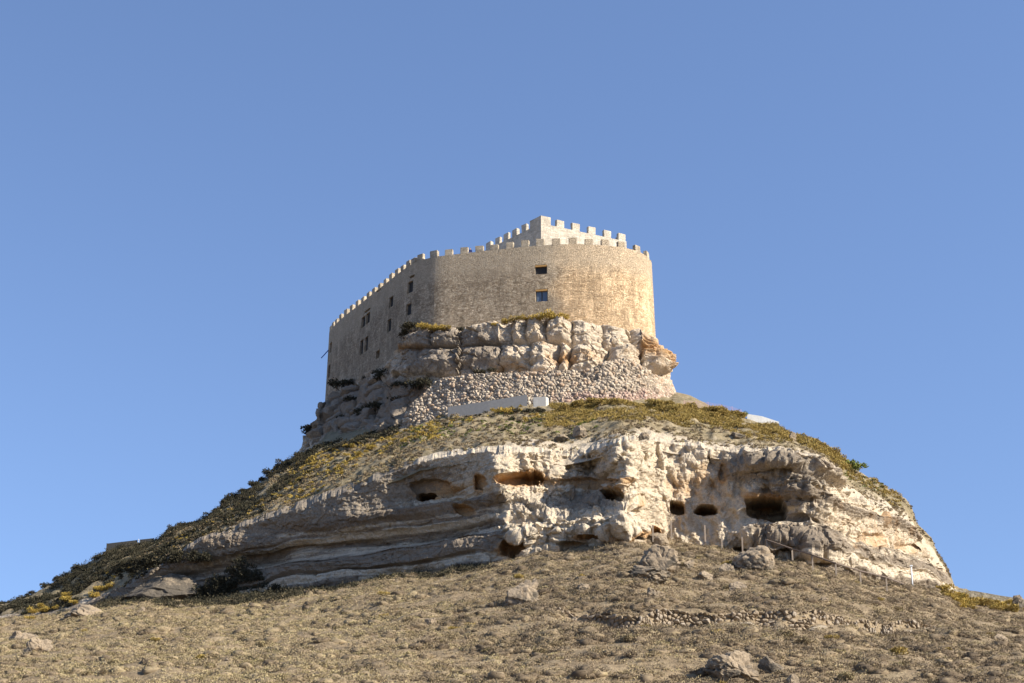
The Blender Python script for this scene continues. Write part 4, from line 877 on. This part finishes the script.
# lamp post + dark post
T = Pv(913, 566.5, 212); e = empty('lamp_post', Pv(913, 592, 212)); tag(e, 'tall pale metal post at the lower end of the path handrail', 'post'); b = Vector(e.location); T = T - b; T.x = 0; T.y = 0
m = MB(); m.tube((0, 0, -.6), T, .12, .10, 10); m.build('pole', M['metal'], e, smooth=True); m = MB(); m.box(T + Vector((0, 0, .08)), (.2, 0, 0), (0, .2, 0), (0, 0, .08)); m.build('cap', M['metal'], e)
m = MB(); m.tube((0, 0, T.z + .1), (0, 0, T.z + 1.2), .02, n=5); m.build('aerial', M['post'], e)
m = MB(); A = Pv(933.5, 586, 226); m.tube(A, A - Vector((0, 0, 2.2)), .10, n=8); tag(m.build('gate_post', M['rail'], None), 'short dark post at the left end of the terrace wall', 'post')
# blue pole on the far left wall
A, B = Pv(329, 349.5, CG(329.5) + .2), Pv(321.3, 358, CG(329.5) - 1.2); m = MB(); m.tube(A, B, .11, .09, 8); e = m.build('flagpole', M['blue'], None); tag(e, 'short blue pole jutting out from the far left end of the castle wall', 'pole')
# ------------------------------------------------------------------ person on the wall walk
cy = float(Y_at(470.3, 254, ZT)); pbase = Vector((float(x_of(470.3, cy, ZT)), cy + .95, ZT - .25))
def skinmesh(name, verts, edges, rad, mat, parent, sub=1):
    me = bpy.data.meshes.new(name); me.from_pydata(verts, edges, []); o = bpy.data.objects.new(name, me); COL.objects.link(o)
    md = o.modifiers.new('skin', 'SKIN'); 
    for i, rr in enumerate(rad): me.skin_vertices[0].data[i].radius = (rr, rr * .8)
    me.skin_vertices[0].data[0].use_root = True
    o.modifiers.new('sub', 'SUBSURF').levels = sub; o.modifiers['sub'].render_levels = sub
    bpy.context.view_layer.update(); dg = bpy.context.evaluated_depsgraph_get(); m2 = bpy.data.meshes.new_from_object(o.evaluated_get(dg)); bpy.data.objects.remove(o)
    m2.materials.clear(); m2.materials.append(mat); q = link(name, m2, parent); return q
vs = [(0, 0, .92), (0, 0, 1.15), (0, 0, 1.38), (0, 0, 1.48), (0, -.02, 1.6), (0, -.02, 1.7), (.17, 0, 1.38), (.24, -.03, 1.12), (.22, -.16, .92), (-.17, 0, 1.38), (-.24, -.03, 1.12), (-.22, -.16, .92), (.1, 0, .85), (.11, 0, .48), (.11, 0, .08), (.11, -.14, .03), (-.1, 0, .85), (-.11, 0, .48), (-.11, 0, .08), (-.11, -.14, .03)]
es = [(0, 1), (1, 2), (2, 3), (3, 4), (4, 5), (2, 6), (6, 7), (7, 8), (2, 9), (9, 10), (10, 11), (0, 12), (12, 13), (13, 14), (14, 15), (0, 16), (16, 17), (17, 18), (18, 19)]
rd = [.14, .15, .16, .06, .1, .08, .075, .055, .04, .075, .055, .04, .095, .065, .05, .04, .095, .065, .05, .04]
body = skinmesh('person', vs, es, rd, M['skin'], None); body.location = pbase; tag(body, 'person in dark blue jacket standing between two merlons of the front wall', 'person')
skinmesh('jacket', [vs[i] for i in (0, 1, 2, 6, 7, 8, 9, 10, 11)], [(0, 1), (1, 2), (2, 3), (3, 4), (4, 5), (2, 6), (6, 7), (7, 8)], [.21, .22, .21, .12, .09, .065, .12, .09, .065], M['cloth'], body)
skinmesh('trousers', [vs[i] for i in (0, 12, 13, 14, 16, 17, 18)], [(0, 1), (1, 2), (2, 3), (0, 4), (4, 5), (5, 6)], [.16, .115, .085, .07, .115, .085, .07], M['cloth'], body)
skinmesh('hair', [(0, .02, 1.66), (0, .0, 1.74)], [(0, 1)], [.1, .08], M['hair'], body)

# ------------------------------------------------------------------ camera, light, sky
cam = bpy.data.cameras.new('Camera'); co = bpy.data.objects.new('Camera', cam); COL.objects.link(co); co.location = (0, 0, CZ); co.rotation_euler = (math.pi / 2 + PITCH, 0, 0)
cam.sensor_width = 36; cam.lens = F_PX / 1024 * 36; cam.clip_end = 20000; cam.clip_start = .5; scene.camera = co
AZ, EL = math.radians(26), math.radians(30)          # sun from the right, a little on the camera's side
sd = Vector((math.cos(AZ) * math.cos(EL), -math.sin(AZ) * math.cos(EL), math.sin(EL)))
sl = bpy.data.lights.new('Sun', 'SUN'); so = bpy.data.objects.new('Sun', sl); COL.objects.link(so); sl.energy = 5.0; sl.angle = math.radians(.5); sl.color = (1, .93, .82)
so.rotation_euler = sd.to_track_quat('Z', 'Y').to_euler(); so.location = (60, -20, 140)
w = bpy.data.worlds.new('World'); scene.world = w; w.use_nodes = True; nt = w.node_tree; bg = nt.nodes['Background']; sk = nt.nodes.new('ShaderNodeTexSky'); sk.sky_type = 'NISHITA'; sk.sun_disc = False
sk.sun_elevation = EL; sk.sun_rotation = math.atan2(sd.x, sd.y); sk.altitude = 0; sk.air_density = 1.1; sk.dust_density = .3; sk.ozone_density = 3.4
hs = nt.nodes.new('ShaderNodeHueSaturation'); hs.inputs['Hue'].default_value = .506; hs.inputs['Saturation'].default_value = 1.0; tc = nt.nodes.new('ShaderNodeTexCoord'); mp = nt.nodes.new('ShaderNodeMapping'); mp.inputs['Location'].default_value = (0, 0, .25); nt.links.new(tc.outputs['Generated'], mp.inputs['Vector']); nt.links.new(mp.outputs[0], sk.inputs[0]); nt.links.new(sk.outputs[0], hs.inputs['Color']); nt.links.new(hs.outputs[0], bg.inputs[0]); bg.inputs[1].default_value = .14
vs_ = scene.view_settings; vs_.view_transform = 'Standard'; vs_.look = 'None'; vs_.exposure = 0.85; vs_.gamma = 1; vs_.use_curve_mapping = False
scene.render.engine = 'CYCLES'
